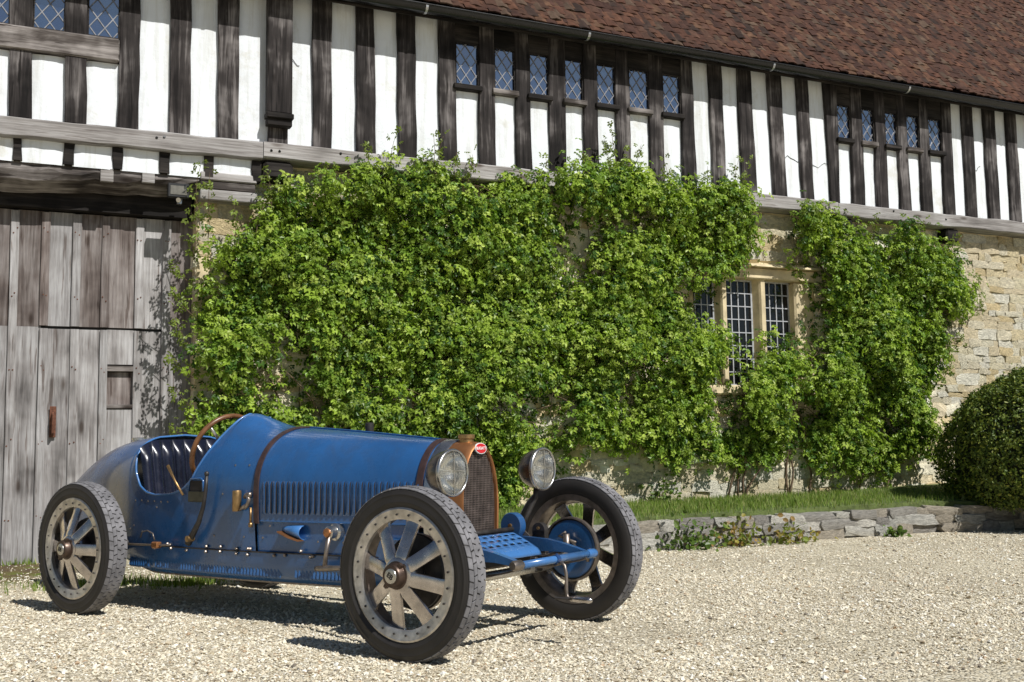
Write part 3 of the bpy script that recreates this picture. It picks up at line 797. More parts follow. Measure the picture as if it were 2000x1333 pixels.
# ---- floodlight over the door
fl = empty('floodlight', (1.10, -.575, 2.995))
tag(fl, 'small black floodlight fixed to the oak lintel above the barn door', 'floodlight')
mb = MB().box((-.086, -.035, -.056), (.086, .02, .062), bev=.006); mb.build('housing', M['black_metal'], fl)
MB().box((-.066, -.039, -.034), (.066, -.0355, .040)).build('glass_front', mat_basic('flood_glass', (.17, .16, .135), .2, var=.25, scale=20), fl)
MB().box((-.006, .0, -.10), (.03, .05, -.053)).tube([(0, -.02, -.075), (.02, .03, -.06)], .02, 10).build('sensor', M['nickel'], fl)
MB().box((.02, .02, -.03), (.06, .10, .03)).build('bracket', M['black_metal'], fl)

# ------------------------------------------------------------------ raised grass strip with its low stone kerb wall
bank = MB()
bank.add([(2.3, -1.93, .24), (7.75, -1.93, .28), (8.3, -2.15, .27), (14, -2.7, .27), (14, -.38, .42), (9.3, -.38, .36), (7, -.38, .29), (2.3, -.38, .27), (2.3, -1.93, -.1), (7.75, -1.93, -.1), (8.3, -2.15, -.1), (14, -2.7, -.1)],
         [(0, 1, 6, 7), (1, 2, 5, 6), (2, 3, 4, 5), (0, 8, 9, 1), (1, 9, 10, 2), (2, 10, 11, 3)])
tag(bank.build('grass_bank', M['soil']), kind='structure')
kerb = MB()
kp = [(2.3, -1.98), (7.72, -1.98), (8.3, -2.2), (14, -2.75)]
for i in range(3):
    (a, b), (c, d) = kp[i], kp[i + 1]
    kerb.add([(a, b, -.05), (c, d, -.05), (c, d + .15, -.05), (a, b + .15, -.05), (a, b, .20), (c, d, .225), (c, d + .15, .235), (a, b + .15, .21)],
             [(0, 1, 5, 4), (4, 5, 6, 7), (2, 3, 7, 6)])
kw = kerb.build('kerb_wall', mat_basic('kerb_mortar', (.17, .145, .11), .95, var=.4, scale=12, bump=.8, bscale=40, bdist=.01))
tag(kw, 'low weathered grey stone retaining wall along the edge of the gravel', 'stone wall')
KP = [(.55, .53, .47), (.68, .65, .57), (.42, .395, .35), (.76, .72, .63), (.52, .46, .37), (.36, .335, .30)]
KST = []
for i in range(12):
    KST.append(stone_mesh(100 + i, KP[i % 6], .4))
rs = random.Random(21)
def seg_point(t):
    L = [math.dist(kp[i], kp[i + 1]) for i in range(3)]
    for i in range(3):
        if t <= L[i]:
            k = t / L[i]; a, b = kp[i], kp[i + 1]
            return (a[0] + (b[0] - a[0]) * k, a[1] + (b[1] - a[1]) * k), math.atan2(b[1] - a[1], b[0] - a[0])
        t -= L[i]
    return kp[3], 0
z = -.02
for h in (.09, .08, .07):
    t = rs.uniform(0, .1)
    while t < 9.5:
        L = rs.uniform(.12, .42); (x, y), an = seg_point(t + L / 2)
        link('stone', rs.choice(KST), None, kw, (x, y + .03 + rs.uniform(-.015, .025), z + h / 2 + .003 * x), (rs.uniform(-.12, .12), rs.uniform(-.07, .07), an + rs.uniform(-.08, .08)), (L * 1.08, .22, h * rs.uniform(1.0, 1.35)))
        t += L
    z += h * .93

# ------------------------------------------------------------------ foliage
LEAFV = np.array([(0, 0, 0), (.30, .30, .05), (.34, .68, .04), (0, 1, -.06), (-.34, .68, .04), (-.30, .30, .05)], float)
LEAFF = np.array([(0, 1, 2, 3), (3, 4, 5, 0)])
def compound_leaf():
    V = []; F = []
    for (x, y, a, L) in ((0, .46, 0, .56), (.05, .36, 1.05, .50), (-.05, .36, -1.05, .50), (.04, .12, 1.35, .42), (-.04, .12, -1.35, .42)):
        b = len(V); c, s = math.cos(a), math.sin(a); d = (s, c); n = (c, -s); w = L * .34
        for (t, q, z) in ((0, 0, .02), (.38, w, .07), (.72, w * .72, .05), (1.0, 0, -.10), (.72, -w * .72, .05), (.38, -w, .07)):
            V.append((x + d[0] * t * L + n[0] * q, y + d[1] * t * L + n[1] * q, z - .08 * abs(a) * t))
        F += [(b, b + 1, b + 2, b + 3), (b + 3, b + 4, b + 5, b)]
    return np.array(V), np.array(F)
CLV, CLF = compound_leaf()
def orient(nrm, rng, spin=None):
    """matrices whose z is nrm with random spin"""
    n = nrm / np.linalg.norm(nrm, axis=1)[:, None]
    a = rng.normal(size=n.shape); x = np.cross(a, n); x /= np.linalg.norm(x, axis=1)[:, None]
    y = np.cross(n, x)
    return np.stack([x, y, n], -1)
def pnoise(P, seed, f):
    rng = np.random.default_rng(seed); out = np.zeros(len(P))
    for k in range(10):
        d = rng.normal(size=P.shape[1]); d /= np.linalg.norm(d); w = f * rng.uniform(.6, 1.8)
        out += np.sin(P @ d * w + rng.uniform(0, 6.28))
    return out / 3.2
def in_poly(P, poly):
    x, z = P[:, 0], P[:, 1]; ins = np.zeros(len(P), bool)
    for i in range(len(poly)):
        (x0, z0), (x1, z1) = poly[i - 1], poly[i]
        c = ((z0 > z) != (z1 > z)) & (x < (x1 - x0) * (z - z0) / (z1 - z0 + 1e-12) + x0)
        ins ^= c
    return ins
POLY_A = [(1.28, .35), (1.24, 1.2), (1.28, 1.8), (1.32, 2.3), (1.5, 2.55), (1.8, 2.83), (1.97, 3.02), (2.25, 3.08), (2.55, 3.18), (2.85, 3.32), (3.37, 3.36), (3.88, 3.36), (4.63, 3.42), (5.26, 3.58),
          (5.91, 3.48), (6.5, 3.50), (6.76, 3.40), (6.87, 3.15), (6.86, 2.92), (6.60, 2.70), (6.52, 2.50), (6.50, 2.32), (6.38, 2.2), (6.34, 1.98), (6.56, 1.85), (6.66, 1.58), (6.83, 1.47), (7.0, 1.62),
          (7.0, .72), (6.48, .66), (5.69, .80), (4.9, .86), (4.3, .60), (4.04, .40), (3.0, .35)]
POLY_B = [(6.98, 1.55), (7.15, 1.78), (7.40, 1.98), (7.66, 2.15), (7.74, 2.4), (7.55, 2.75), (7.55, 3.28), (7.9, 3.25), (8.4, 3.18), (9.1, 3.22), (9.7, 3.0), (10.0, 2.55), (9.98, 2.35), (9.75, 2.1), (9.5, 1.8),
          (9.40, 1.43), (9.28, .9), (8.6, .52), (7.86, .66), (7.3, .70), (6.98, .78)]
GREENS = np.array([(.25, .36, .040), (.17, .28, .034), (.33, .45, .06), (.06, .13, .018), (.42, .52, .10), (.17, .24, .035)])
def climber(name, poly, n_clump, per, seed, label, shoots, group=None, thin=0.0):
    rng = np.random.default_rng(seed)
    lo = np.min(poly, 0); hi = np.max(poly, 0)
    C = rng.uniform(lo - .05, hi + .05, (n_clump * 4, 2))
    C0 = C; C = C + np.stack([pnoise(C, 1, 7), pnoise(C, 2, 7)], 1) * .05 + rng.normal(size=C.shape) * np.array([.07, .05])
    keep = in_poly(C0, poly) & (C[:, 0] > 1.22) & (pnoise(C, seed + 3, 4.5) > -.64 + thin * .4)
    C = C[keep][:n_clump]
    d = .10 + .27 * np.clip(pnoise(C, seed + 5, 5.0) * .5 + .45, 0, 1.2) + rng.uniform(-.04, .12, len(C))
    # thinner at the foot and at the left jamb
    d *= np.clip((C[:, 1] - .1) / 1.0, .45, 1)
    cz = np.stack([C[:, 0], YW - d.clip(.06, .6), C[:, 1]], 1)
    cnt = rng.integers(int(per * .45), int(per * 1.6), len(C)); cnt = np.where((C[:, 1] < 1.3) & (rng.random(len(C)) < .35), cnt // 3, cnt)
    idx = np.repeat(np.arange(len(C)), cnt)
    off = rng.normal(size=(len(idx), 3)) * np.array([.075, .05, .075])
    P = cz[idx] + off
    P[:, 1] = np.minimum(P[:, 1], YW - .03)
    P[:, 2] = np.maximum(P[:, 2], .28)
    # inner layer to close the mass
    nrm = off / .085 * .55 + np.array([.12, -.75, .62]) + rng.normal(size=(len(idx), 3)) * .42
    s = rng.uniform(.050, .092, len(idx))
    R = orient(nrm, rng) * (s[:, None, None] * np.array([1.0, 1.0, 1.0]))
    ci = rng.choice(6, len(C), p=[.30, .26, .16, .14, .06, .08])
    li = np.where(rng.random(len(idx)) < .6, ci[idx], rng.choice(6, len(idx)))
    col = GREENS[li] * rng.uniform(.75, 1.2, (len(idx), 1))
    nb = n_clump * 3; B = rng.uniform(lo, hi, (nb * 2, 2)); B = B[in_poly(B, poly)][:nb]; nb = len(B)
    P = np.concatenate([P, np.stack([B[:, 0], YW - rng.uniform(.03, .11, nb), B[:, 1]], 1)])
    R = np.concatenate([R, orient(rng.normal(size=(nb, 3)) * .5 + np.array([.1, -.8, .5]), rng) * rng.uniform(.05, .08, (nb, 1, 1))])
    col = np.concatenate([col, GREENS[rng.choice([0, 1, 3, 5], nb)] * rng.uniform(.6, .95, (nb, 1))])  # leaves near the wall coloured darker, painting the shade inside the plant
    root = empty(name, (float(np.mean([p[0] for p in poly])), YW, .3))
    tag(root, label, 'climbing plant', group)
    extraP, extraR, extraC = [], [], []
    st = MB()
    for (u, z0, L, lean) in shoots:
        q = Vector((u, YW - .28, z0)); pts = [q.copy()]; dv = Vector((lean, -.05, 1)).normalized()
        for k in range(6):
            dv = (dv + Vector((random.uniform(-.15, .15), random.uniform(-.12, .08), random.uniform(-.02, .1)))).normalized()
            q = q + dv * L / 6; pts.append(q.copy())
            for _ in range(3 if k < 5 else 2):
                extraP.append(q + Vector([random.gauss(0, .028) for _ in range(3)]))
        st.tube(pts, [.004, .004, .0035, .003, .0025, .002, .0015], 5)
    # woody stems climbing from the foot, branching
    for k in range(int(18 * (hi[0] - lo[0]) / 5)):
        u = random.uniform(lo[0] + .2, hi[0] - .2); q = Vector((u, YW - .06, .28)); pts = [q.copy()]
        an = random.uniform(-.5, .5); L = random.uniform(1.0, 2.6); n = 12
        for j in range(n):
            an += random.uniform(-.28, .28); q = q + Vector((math.sin(an), random.uniform(-.25, .2), math.cos(an))) * L / n
            q.y = min(max(q.y, YW - .22), YW - .03)
            if not in_poly(np.array([[q.x, max(q.z, .75)]]), poly)[0]: break
            pts.append(q.copy())
        if len(pts) > 2: st.tube(pts, [.012 - .008 * i / n for i in range(len(pts))], 5)
    for k in range(int(60 * (hi[0] - lo[0]))):       # fine dead twigs close to the wall
        q = Vector((random.uniform(lo[0], hi[0]), YW - random.uniform(.05, .22), random.uniform(max(lo[1], .6), hi[1])))
        if not in_poly(np.array([[q.x, q.z]]), poly)[0]: continue
        an = random.uniform(-2.2, 2.2); L = random.uniform(.15, .45); pts = [q.copy()]
        for j in range(4):
            an += random.uniform(-.5, .5); q = q + Vector((math.sin(an), random.uniform(-.3, .25), math.cos(an))) * L / 4; q.y = min(q.y, YW - .03); pts.append(q.copy())
        if in_poly(np.array([[q.x, q.z]]), poly)[0]: st.tube(pts, [.0045, .004, .0035, .003, .002], 4)
    st.build('stems', M['stem'], root, smooth=True)['kind'] = 'stuff'
    if extraP:
        E = np.array([tuple(p) for p in extraP]); ne = len(E)
        P = np.concatenate([P, E]); R = np.concatenate([R, orient(rng.normal(size=(ne, 3)) + np.array([.1, -.6, .6]), rng) * rng.uniform(.045, .075, (ne, 1, 1))])
        col = np.concatenate([col, np.array([(.20, .26, .05)]) * rng.uniform(.7, 1.2, (ne, 1))])
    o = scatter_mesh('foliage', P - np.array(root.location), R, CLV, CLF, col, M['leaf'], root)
    st_o = [c for c in root.children if c.name.startswith('stems')][0]; st_o.location = -root.location
    return root
sh = [(u + random.uniform(-.08, .08), z, L, random.uniform(-.25, .25)) for u, z, L in
      [(2.75, 3.2, .35), (2.9, 3.25, .4), (3.3, 3.2, .5), (3.42, 3.25, .45), (3.55, 3.2, .35), (3.7, 3.25, .3), (4.5, 3.3, .3), (4.9, 3.35, .35), (5.1, 3.4, .45), (5.25, 3.45, .55), (5.3, 3.4, .4), (5.45, 3.45, .4),
       (5.9, 3.35, .35), (6.3, 3.4, .3), (6.55, 3.35, .45), (6.7, 3.3, .5), (6.8, 3.2, .45), (1.5, 2.5, .4), (1.35, 2.6, .55), (1.3, 2.7, .5), (1.28, 2.4, .4), (1.7, 2.65, .35), (1.9, 2.9, .3), (2.3, 3.0, .3)]]
sh += [(1.22, z, .25, -1.2) for z in (.9, 1.2, 1.45, 1.7, 1.95, 2.2)]
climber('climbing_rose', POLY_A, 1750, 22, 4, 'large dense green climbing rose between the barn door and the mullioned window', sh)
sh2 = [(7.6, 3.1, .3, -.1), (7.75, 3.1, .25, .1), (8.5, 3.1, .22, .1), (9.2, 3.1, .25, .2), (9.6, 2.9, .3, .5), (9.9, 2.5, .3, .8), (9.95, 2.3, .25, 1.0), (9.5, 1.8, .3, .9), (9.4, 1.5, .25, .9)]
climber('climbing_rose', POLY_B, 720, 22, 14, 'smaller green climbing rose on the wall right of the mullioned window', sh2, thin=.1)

# clipped yew dome
def yew():
    rng = np.random.default_rng(8)
    c = np.array([9.40, -2.34, .70]); a = np.array([1.28, 1.22, .91])
    root = empty('topiary_bush', (float(c[0]), float(c[1]), .25))
    tag(root, 'clipped dark green yew dome at the edge of the gravel', 'bush')
    n = 70000
    d = rng.normal(size=(n, 3)); d /= np.linalg.norm(d, axis=1)[:, None]; d[:, 2] = np.where(d[:, 2] < -.58, -d[:, 2], d[:, 2])
    r = 1 + .045 * pnoise(d * 1.0, 3, 9) + .028 * pnoise(d, 6, 30) - np.abs(rng.normal(0, .035, n)) + np.where(rng.random(n) < .03, rng.uniform(0, .07, n), 0)
    hxy = np.linalg.norm(d[:, :2], axis=1); f = np.where(d[:, 2] > 0, 1.0, (1 - .22 * d[:, 2] ** 2) / np.maximum(hxy, .2))
    e = d.copy(); e[:, :2] *= f[:, None]
    P = c + e * a * r[:, None]
    nrm = d / a + rng.normal(size=(n, 3)) * .55
    s = rng.uniform(.022, .042, n)
    R = orient(nrm, rng) * (s[:, None, None] * np.array([.75, 1.0, 1.0]))
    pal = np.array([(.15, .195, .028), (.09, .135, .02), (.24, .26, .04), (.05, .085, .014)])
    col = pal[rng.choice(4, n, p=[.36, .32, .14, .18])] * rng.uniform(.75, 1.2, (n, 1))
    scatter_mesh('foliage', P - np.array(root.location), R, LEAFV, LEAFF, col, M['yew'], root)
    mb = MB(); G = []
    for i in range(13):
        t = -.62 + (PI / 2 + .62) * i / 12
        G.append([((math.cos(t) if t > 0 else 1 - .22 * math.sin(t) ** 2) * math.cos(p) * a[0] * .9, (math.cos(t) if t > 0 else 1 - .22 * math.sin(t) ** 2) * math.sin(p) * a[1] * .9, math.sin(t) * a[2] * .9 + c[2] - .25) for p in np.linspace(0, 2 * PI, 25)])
    mb.grid(G).build('dark_core', mat_basic('yew_inner', (.018, .024, .008), .95), root, smooth=True)  # solid dark core dome behind the leaves, so gaps show dark
    MB().tube([(0, 0, -.1), (.02, 0, .3), (0, .03, .6)], [.09, .07, .05], 8).build('trunk', M['stem'], root)
yew()

# grass blades on the bank, tufts by the door
def grass(name, P, hmin, hmax, seed, label, cols):
    rng = np.random.default_rng(seed); n = len(P)
    h = rng.uniform(hmin, hmax, n); w = rng.uniform(.0025, .005, n)
    th = rng.uniform(0, 2 * PI, n); lx = rng.normal(0, .35, n); ly = rng.normal(0, .35, n)
    T = np.array([(-1, 0, 0), (1, 0, 0), (.6, .5, .5), (-.6, .5, .5), (0, 1, 1)], float)
    R = np.zeros((n, 3, 3))
    R[:, 0, 0] = np.cos(th) * w; R[:, 1, 0] = np.sin(th) * w
    R[:, 0, 1] = lx * h * .6; R[:, 1, 1] = ly * h * .6
    R[:, 2, 2] = h
    V = np.einsum('nij,kj->nki', R, T) + P[:, None, :]
    F = []
    b = np.arange(n) * 5
    quads = np.stack([b, b + 1, b + 2, b + 3], 1); tris = np.stack([b + 3, b + 2, b + 4, b + 4], 1)
    c = np.asarray(cols)[rng.choice(len(cols), n)] * rng.uniform(.7, 1.25, (n, 1))
    FF = [tuple(q) for q in quads.tolist()] + [tuple(q[:3]) for q in tris.tolist()]
    o = link(name, np_mesh(name, V.reshape(-1, 3), FF, np.repeat(c, 5, 0)), M['grass'])
    tag(o, label, 'grass', kind='stuff'); return o
GC = [(.17, .26, .04), (.23, .32, .06), (.12, .19, .03), (.32, .34, .12)]
rng = np.random.default_rng(31)
n = 26000
u = rng.uniform(2.4, 10.5, n); v = rng.random(n) ** .8; yk = np.where(u < 7.75, -1.96, -1.96 - (u - 7.75) * .1); Yv = yk + v * (-.42 - yk)
zg = .245 + .008 * (u - 2.3) + (v * .03)
grass('grass', np.stack([u, Yv, zg - .02], 1), .025, .075, 1, 'mown green grass strip between the low stone kerb and the house wall', GC)
n = 2600
u = np.concatenate([rng.normal(.45, .22, 900), rng.normal(-.05, .12, 800), rng.normal(.95, .12, 500), rng.normal(-.35, .1, 400)])
y = np.concatenate([rng.normal(-2.0, .12, 900), rng.normal(-.12, .08, 800), rng.normal(-2.3, .1, 500), rng.normal(-1.3, .15, 400)])
grass('grass', np.stack([u, y, np.zeros(len(u))], 1), .02, .07, 2, 'sparse green grass growing in the gravel near the barn door', GC)

def weed(u, y, z, r, h, n, cols, seed, label):
    rng = np.random.default_rng(seed); root = empty('weed_clump', (u, y, z)); tag(root, label, 'weed')
    P = np.abs(rng.normal(size=(n, 3))) * np.array([r, r * .6, h]); P[:, :2] *= rng.choice([-1, 1], (n, 2)); P[:, 2] *= .75
    R = orient(rng.normal(size=(n, 3)) + np.array([0, -.5, .8]), rng) * rng.uniform(.03, .06, (n, 1, 1))
    c = np.asarray(cols)[rng.choice(len(cols), n)] * rng.uniform(.7, 1.2, (n, 1))
    scatter_mesh('foliage', P, R, LEAFV, LEAFF, c, M['leaf'], root)
    st = MB()
    for k in range(9):
        a = random.uniform(0, 6.28); st.tube([(0, 0, -.02), (math.cos(a) * r * .5, math.sin(a) * r * .3, h * .4), (math.cos(a) * r * .9, math.sin(a) * r * .5, h * random.uniform(.6, 1))], [.004, .003, .002], 5)
    st.build('stems', M['stem'], root)['kind'] = 'stuff'
G1 = [(.10, .17, .03), (.15, .22, .04), (.07, .12, .02)]; G2 = [(.28, .24, .05), (.30, .19, .06), (.17, .21, .04), (.2, .25, .05)]
weed(4.95, -2.18, 0, .16, .15, 240, G1, 1, 'leafy green weed at the foot of the low wall beside the far front wheel')
weed(5.45, -2.18, 0, .11, .14, 150, G2, 2, 'yellow and orange weed at the foot of the low wall, nearest the green one')
weed(6.0, -2.18, 0, .13, .11, 150, G2, 3, 'yellow and orange weed at the foot of the low wall, farther along the kerb')
weed(7.15, -2.18, 0, .07, .05, 90, G1, 4, 'small isolated green weed tuft on the gravel below the low wall')
weed(5.75, -.48, .27, .12, .22, 150, G1, 5, 'dark green weed growing against the base of the house wall')

# ------------------------------------------------------------------ the car (local: x forward, y to its left, z up; near side is -y)
car = empty('vintage_racing_car', (1.94, -5.10, -.006), math.atan2(-.882, .472))
tag(car, 'blue vintage open racing car with spoked alloy wheels parked on gravel', 'car')
ip = np.interp
def lerp_tab(x, tab):
    t = sorted(tab); return float(ip(x, [a for a, _ in t], [b for _, b in t]))
W_T = [(-.27, .185), (-.6, .245), (-.95, .30), (-1.3, .345), (-1.6, .365), (-2.0, .372), (-2.35, .365), (-2.6, .335), (-2.85, .275), (-3.1, .20), (-3.35, .115), (-3.55, .045), (-3.65, .012)]
ZT_T = [(-.27, .893), (-.5, .915), (-.95, .955), (-1.3, .982), (-1.5, .985), (-1.8, .972), (-2.3, .962), (-2.6, .95), (-2.81, .925), (-3.0, .876), (-3.2, .806), (-3.42, .70), (-3.65, .56)]
ZS_T = [(-.27, .60), (-1.3, .66), (-1.8, .68), (-2.3, .70), (-2.8, .66), (-3.2, .60), (-3.65, .50)]
ZB_T = [(-.27, .36), (-2.3, .36), (-2.7, .375), (-3.1, .41), (-3.65, .49)]
N_T = [(-.27, 2.2), (-1.3, 2.2), (-1.7, 2.3), (-2.3, 3.0), (-2.7, 2.3), (-3.2, 1.9), (-3.65, 1.8)]
def smooth_tab(tab):
    t = sorted(tab); xs = np.linspace(t[0][0], t[-1][0], 400); ys = ip(xs, [a for a, _ in t], [b for _, b in t])
    k = np.ones(25) / 25; yp = np.concatenate([[2 * ys[0] - y for y in ys[1:13][::-1]], ys, [2 * ys[-1] - y for y in ys[-13:-1][::-1]]])
    ys = np.convolve(yp, k, 'valid'); return lambda x: float(ip(x, xs, ys))
fW, fZT, fZS, fZB, fN = map(smooth_tab, (W_T, ZT_T, ZS_T, ZB_T, N_T))
def hump(x):
    def ss(a, b, v):
        t = min(max((v - a) / (b - a), 0), 1); return t * t * (3 - 2 * t)
    return .098 * ss(1.36, 1.64, -x) * (1 - ss(1.75, 2.0, -x))
def section(x, side, zb=None, n=44):
    """points from the bottom of one side up to the crown; side = -1 near, +1 far"""
    w, zt, zs, nn = fW(x), fZT(x), fZS(x), fN(x); zb = fZB(x) if zb is None else zb
    P = []
    for i in range(n // 3):
        k = i / (n // 3); z = zb + (zs - zb) * k
        P.append((w * (1 - .035 * ((zs - z) / (zs - .36 + 1e-6)) ** 2), z))
    m = n - n // 3
    for i in range(m):
        q = PI / 2 * i / (m - 1); P.append((w * max(math.cos(q), 0) ** (2 / nn), zs + (zt - zs) * math.sin(q) ** (2 / nn)))
    out = []
    for y, z in P:
        yy = y * side; k = min(max((z - zs) / (zt - zs), 0), 1)
        out.append((yy, z + hump(x) * math.exp(-((yy + .12) / .19) ** 2) * k))
    return out
def resample(P, m):
    P = np.array(P); d = np.concatenate([[0], np.cumsum(np.hypot(*np.diff(P, axis=0).T))]); t = np.linspace(0, d[-1], m)
    return np.stack([ip(t, d, P[:, 0]), ip(t, d, P[:, 1])], 1)
CUT = [(-1.585, 1.3), (-1.60, 1.10), (-1.635, 1.0), (-1.68, .90), (-1.73, .80), (-1.78, .715), (-1.85, .665), (-1.95, .638), (-2.1, .632), (-2.18, .645), (-2.24, .68), (-2.28, .75), (-2.305, .84), (-2.325, .91), (-2.345, .955), (-2.36, 1.3)]
def cutz(x):
    if x > -1.585 or x < -2.36: return 9
    return lerp_tab(x, CUT)
def clipped(x, side):
    P = section(x, side); zc = cutz(x); out = []
    for i, p in enumerate(P):
        if p[1] > zc and i:
            a = P[i - 1]; t = (zc - a[1]) / (p[1] - a[1]); out.append((a[0] + t * (p[0] - a[0]), zc)); break
        out.append(p)
    return out
ST = np.unique(np.round(np.concatenate([np.linspace(-1.302, -1.58, 9), np.linspace(-1.58, -1.80, 40), np.linspace(-1.8, -2.2, 16), np.linspace(-2.2, -2.37, 44), np.linspace(-2.37, -3.65, 34)]), 4))[::-1]
mb = MB(); rimL = {-1: [], 1: []}
for side in (-1, 1):
    G = []
    for x in ST:
        C = clipped(x, side); Q = resample(C, 34); G.append([(x, a, b) for a, b in Q])
        if -2.362 <= x <= -1.583: rimL[side].append((x, C[-1][0], C[-1][1]))
    mb.grid(G)
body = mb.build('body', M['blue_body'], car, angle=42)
loop = rimL[-1] + rimL[1][::-1]
lp = []
for p in loop:
    if not lp or math.dist(p, lp[-1]) > .012: lp.append(p)
MB().tube(lp, .0062, 8, closed=True).build('cockpit_rim', M['blue_light'], body, smooth=True)

def loft(xs, fn, m):
    G = []
    for x in xs: G.append(fn(x))
    return MB().grid(G)
# bonnet
xs = np.linspace(-.30, -1.298, 26)
def bon(x):
    L = resample(section(x, -1, .512), 22); R = resample(section(x, 1, .512), 22)
    return [(x, a, b) for a, b in L] + [(x, a, b) for a, b in R[::-1][1:]]
bonnet = loft(xs, bon, 0).build('bonnet', M['blue'], car, smooth=True)
MB().tube([(x, -fW(x) * .985 + .001, .512) for x in xs], .005, 6).build('bonnet_edge', M['blue'], bonnet, smooth=True)
MB().tube([(x, 0, fZT(x) + .003 + hump(x)) for x in xs], .005, 6).build('hinge', M['blue'], bonnet, smooth=True)
# near and far bonnet louvres, each a pressed fin
def side_y(x, z):
    zs = fZS(x)
    if z <= zs: return fW(x) * (1 - .035 * ((zs - z) / (zs - .36)) ** 2)
    nn = fN(x); s = ((z - zs) / (fZT(x) - zs)) ** (nn / 2); return fW(x) * math.sqrt(max(0, 1 - s * s)) ** (2 / nn)
def louvre_mesh(w, h, d):
    V = []; zs = [0, .05, .12, .5, .88, .95, 1]; k = [0, .7, 1, 1, 1, .7, 0]
    for z, q in zip(zs, k):
        V += [(w / 2, 0, z * h), (w * .1, -d * q * .75, z * h), (-w * .28, -d * q, z * h), (-w * .36, -d * q * .9, z * h), (-w * .40, .002, z * h)]
    F = []
    for i in range(6):
        for j in range(4): F.append((i * 5 + j, i * 5 + j + 1, (i + 1) * 5 + j + 1, (i + 1) * 5 + j))
    return MB().add(V, F).mesh('louvre', angle=50)
lm = louvre_mesh(.0335, .162, .012)
for v in lm.vertices: v.co.x = -v.co.x
lm.flip_normals(); lm.materials.append(M['blue']); lm.materials.append(M['core'])
for p in lm.polygons:
    if abs(p.normal.x) > .8 and p.center.x > .009: p.material_index = 1  # steep faces coloured dark, painting the shade inside open slots
NL = 27
for i in range(NL):
    x = -1.235 + .0345 * i
    y0 = side_y(x, .548); y1 = side_y(x, .71); slope = (side_y(x - .01, .6) - side_y(x + .01, .6)) / .02
    link('louvre', lm, None, bonnet, (x, -y0 - .001, .548), (math.atan2(y0 - y1, .162) * -1, 0, math.atan(slope)))
# lower side panel and louvred undertray
xs2 = np.linspace(-.34, -1.30, 18)
for s in (-1, 1):
    G = [[(x, s * (side_y(x, z) - .012), z) for z in (.36, .40, .44, .48, .509)] for x in xs2]
    MB().grid(G).build('side_panel', M['blue'], car, smooth=True)
xs3 = np.linspace(-.40, -2.75, 40)
def tray(x, s):
    w = side_y(x, max(.36, fZB(x))) if x > -2.3 else fW(x) * .965
    zt = max(.355, fZB(x) - .004); r = zt - .205 if x > -2.2 else (zt - .205) * max(.15, 1 - (-2.2 - x) / .8)
    return [(x, s * (w + .004), zt), (x, s * (w + .002), zt - r * .35), (x, s * (w - .012), zt - r * .7), (x, s * (w - .045), zt - r * .95), (x, s * (w - .07), zt - r), (x, 0, zt - r - .004)]
MB().grid([tray(x, -1) for x in xs3]).grid([tray(x, 1) for x in xs3]).build('undertray', M['blue'], car, angle=40)
mb = MB(); mb.tube([(x, -tray(x, -1)[4][1] * -1, tray(x, -1)[4][2]) for x in xs3], .008, 6); mb.build('undertray_edge', M['steel'], car, smooth=True)
sl = louvre_mesh(.0185, .095, .015); sl.materials.append(M['blue'])
x = -.66
while x > -2.36:
    if not (-1.14 < x < -1.06) and not (-2.16 < x < -2.10):
        T = tray(x, -1); link('small_louvre', sl, None, car, (x, T[2][1] - .001, .232), (-.16, 0, 0))
    x -= .0225
# seam and bolts along it
MB().tube([(x, -side_y(x, .36) - .005, .358) for x in np.linspace(-.42, -2.3, 30)], .004, 6).build('seam_bead', M['dark_steel'], car, smooth=True)
bolt = MB().lathe([(-.012, 0), (-.012, .006), (-.007, .0085), (0, .0085)], 'y', seg=6).mesh('bolt', angle=30); bolt.materials.append(M['steel'])
for x, z in [(-1.66, .345), (-1.655, .372), (-1.55, .35), (-1.545, .375), (-1.43, .345), (-1.428, .37), (-1.35, .342), (-1.345, .372), (-1.33, .372), (-1.17, .345), (-1.10, .348), (-.94, .345), (-.925, .35), (-.72, .345), (-.72, .375), (-1.0, .372), (-1.82, .345), (-1.95, .35), (-1.98, .372), (-2.1, .345)]:
    link('bolt', bolt, None, car, (x, -side_y(x, .36) - .005, z))
rivet = MB().lathe([(-.004, 0), (-.003, .004), (0, .006)], 'y', seg=8).mesh('rivet', smooth=True); rivet.materials.append(M['steel'])
for x, z in [(-2.28, .598), (-2.22, .60), (-2.16, .596), (-2.1, .598), (-2.04, .596), (-1.98, .596), (-2.08, .565), (-1.53, .645), (-1.60, .43), (-1.38, .43), (-2.3, .46), (-2.34, .44), (-2.22, .43), (-1.46, .79), (-1.36, .79), (-1.25, .43), (-1.2, .49), (-.9, .42), (-.75, .42)]:
    link('rivet', rivet, None, car, (x, -side_y(x, z) - .001, z))

# leather bonnet straps
def strap(xc, name, w=.030):
    G = []
    for x, o in ((xc - w / 2, .002), (xc - w / 2, .009), (xc + w / 2, .009), (xc + w / 2, .002)):
        P = resample(section(x, -1, .50), 26); Q = resample(section(x, 1, .50), 26); A = np.concatenate([P, Q[::-1][1:]])
        t = np.gradient(A, axis=0); nrm = np.stack([t[:, 1], -t[:, 0]], 1); nrm /= np.linalg.norm(nrm, axis=1)[:, None]
        s = -1 if nrm[len(A) // 2][1] < 0 else 1
        B = A + s * nrm * o; G.append([(x, a, b) for a, b in B])
    return MB().grid(G).build(name, M['leather_strap'], car, smooth=False, angle=40)
strap(-1.285, 'bonnet_strap'); strap(-.325, 'bonnet_strap', .032)
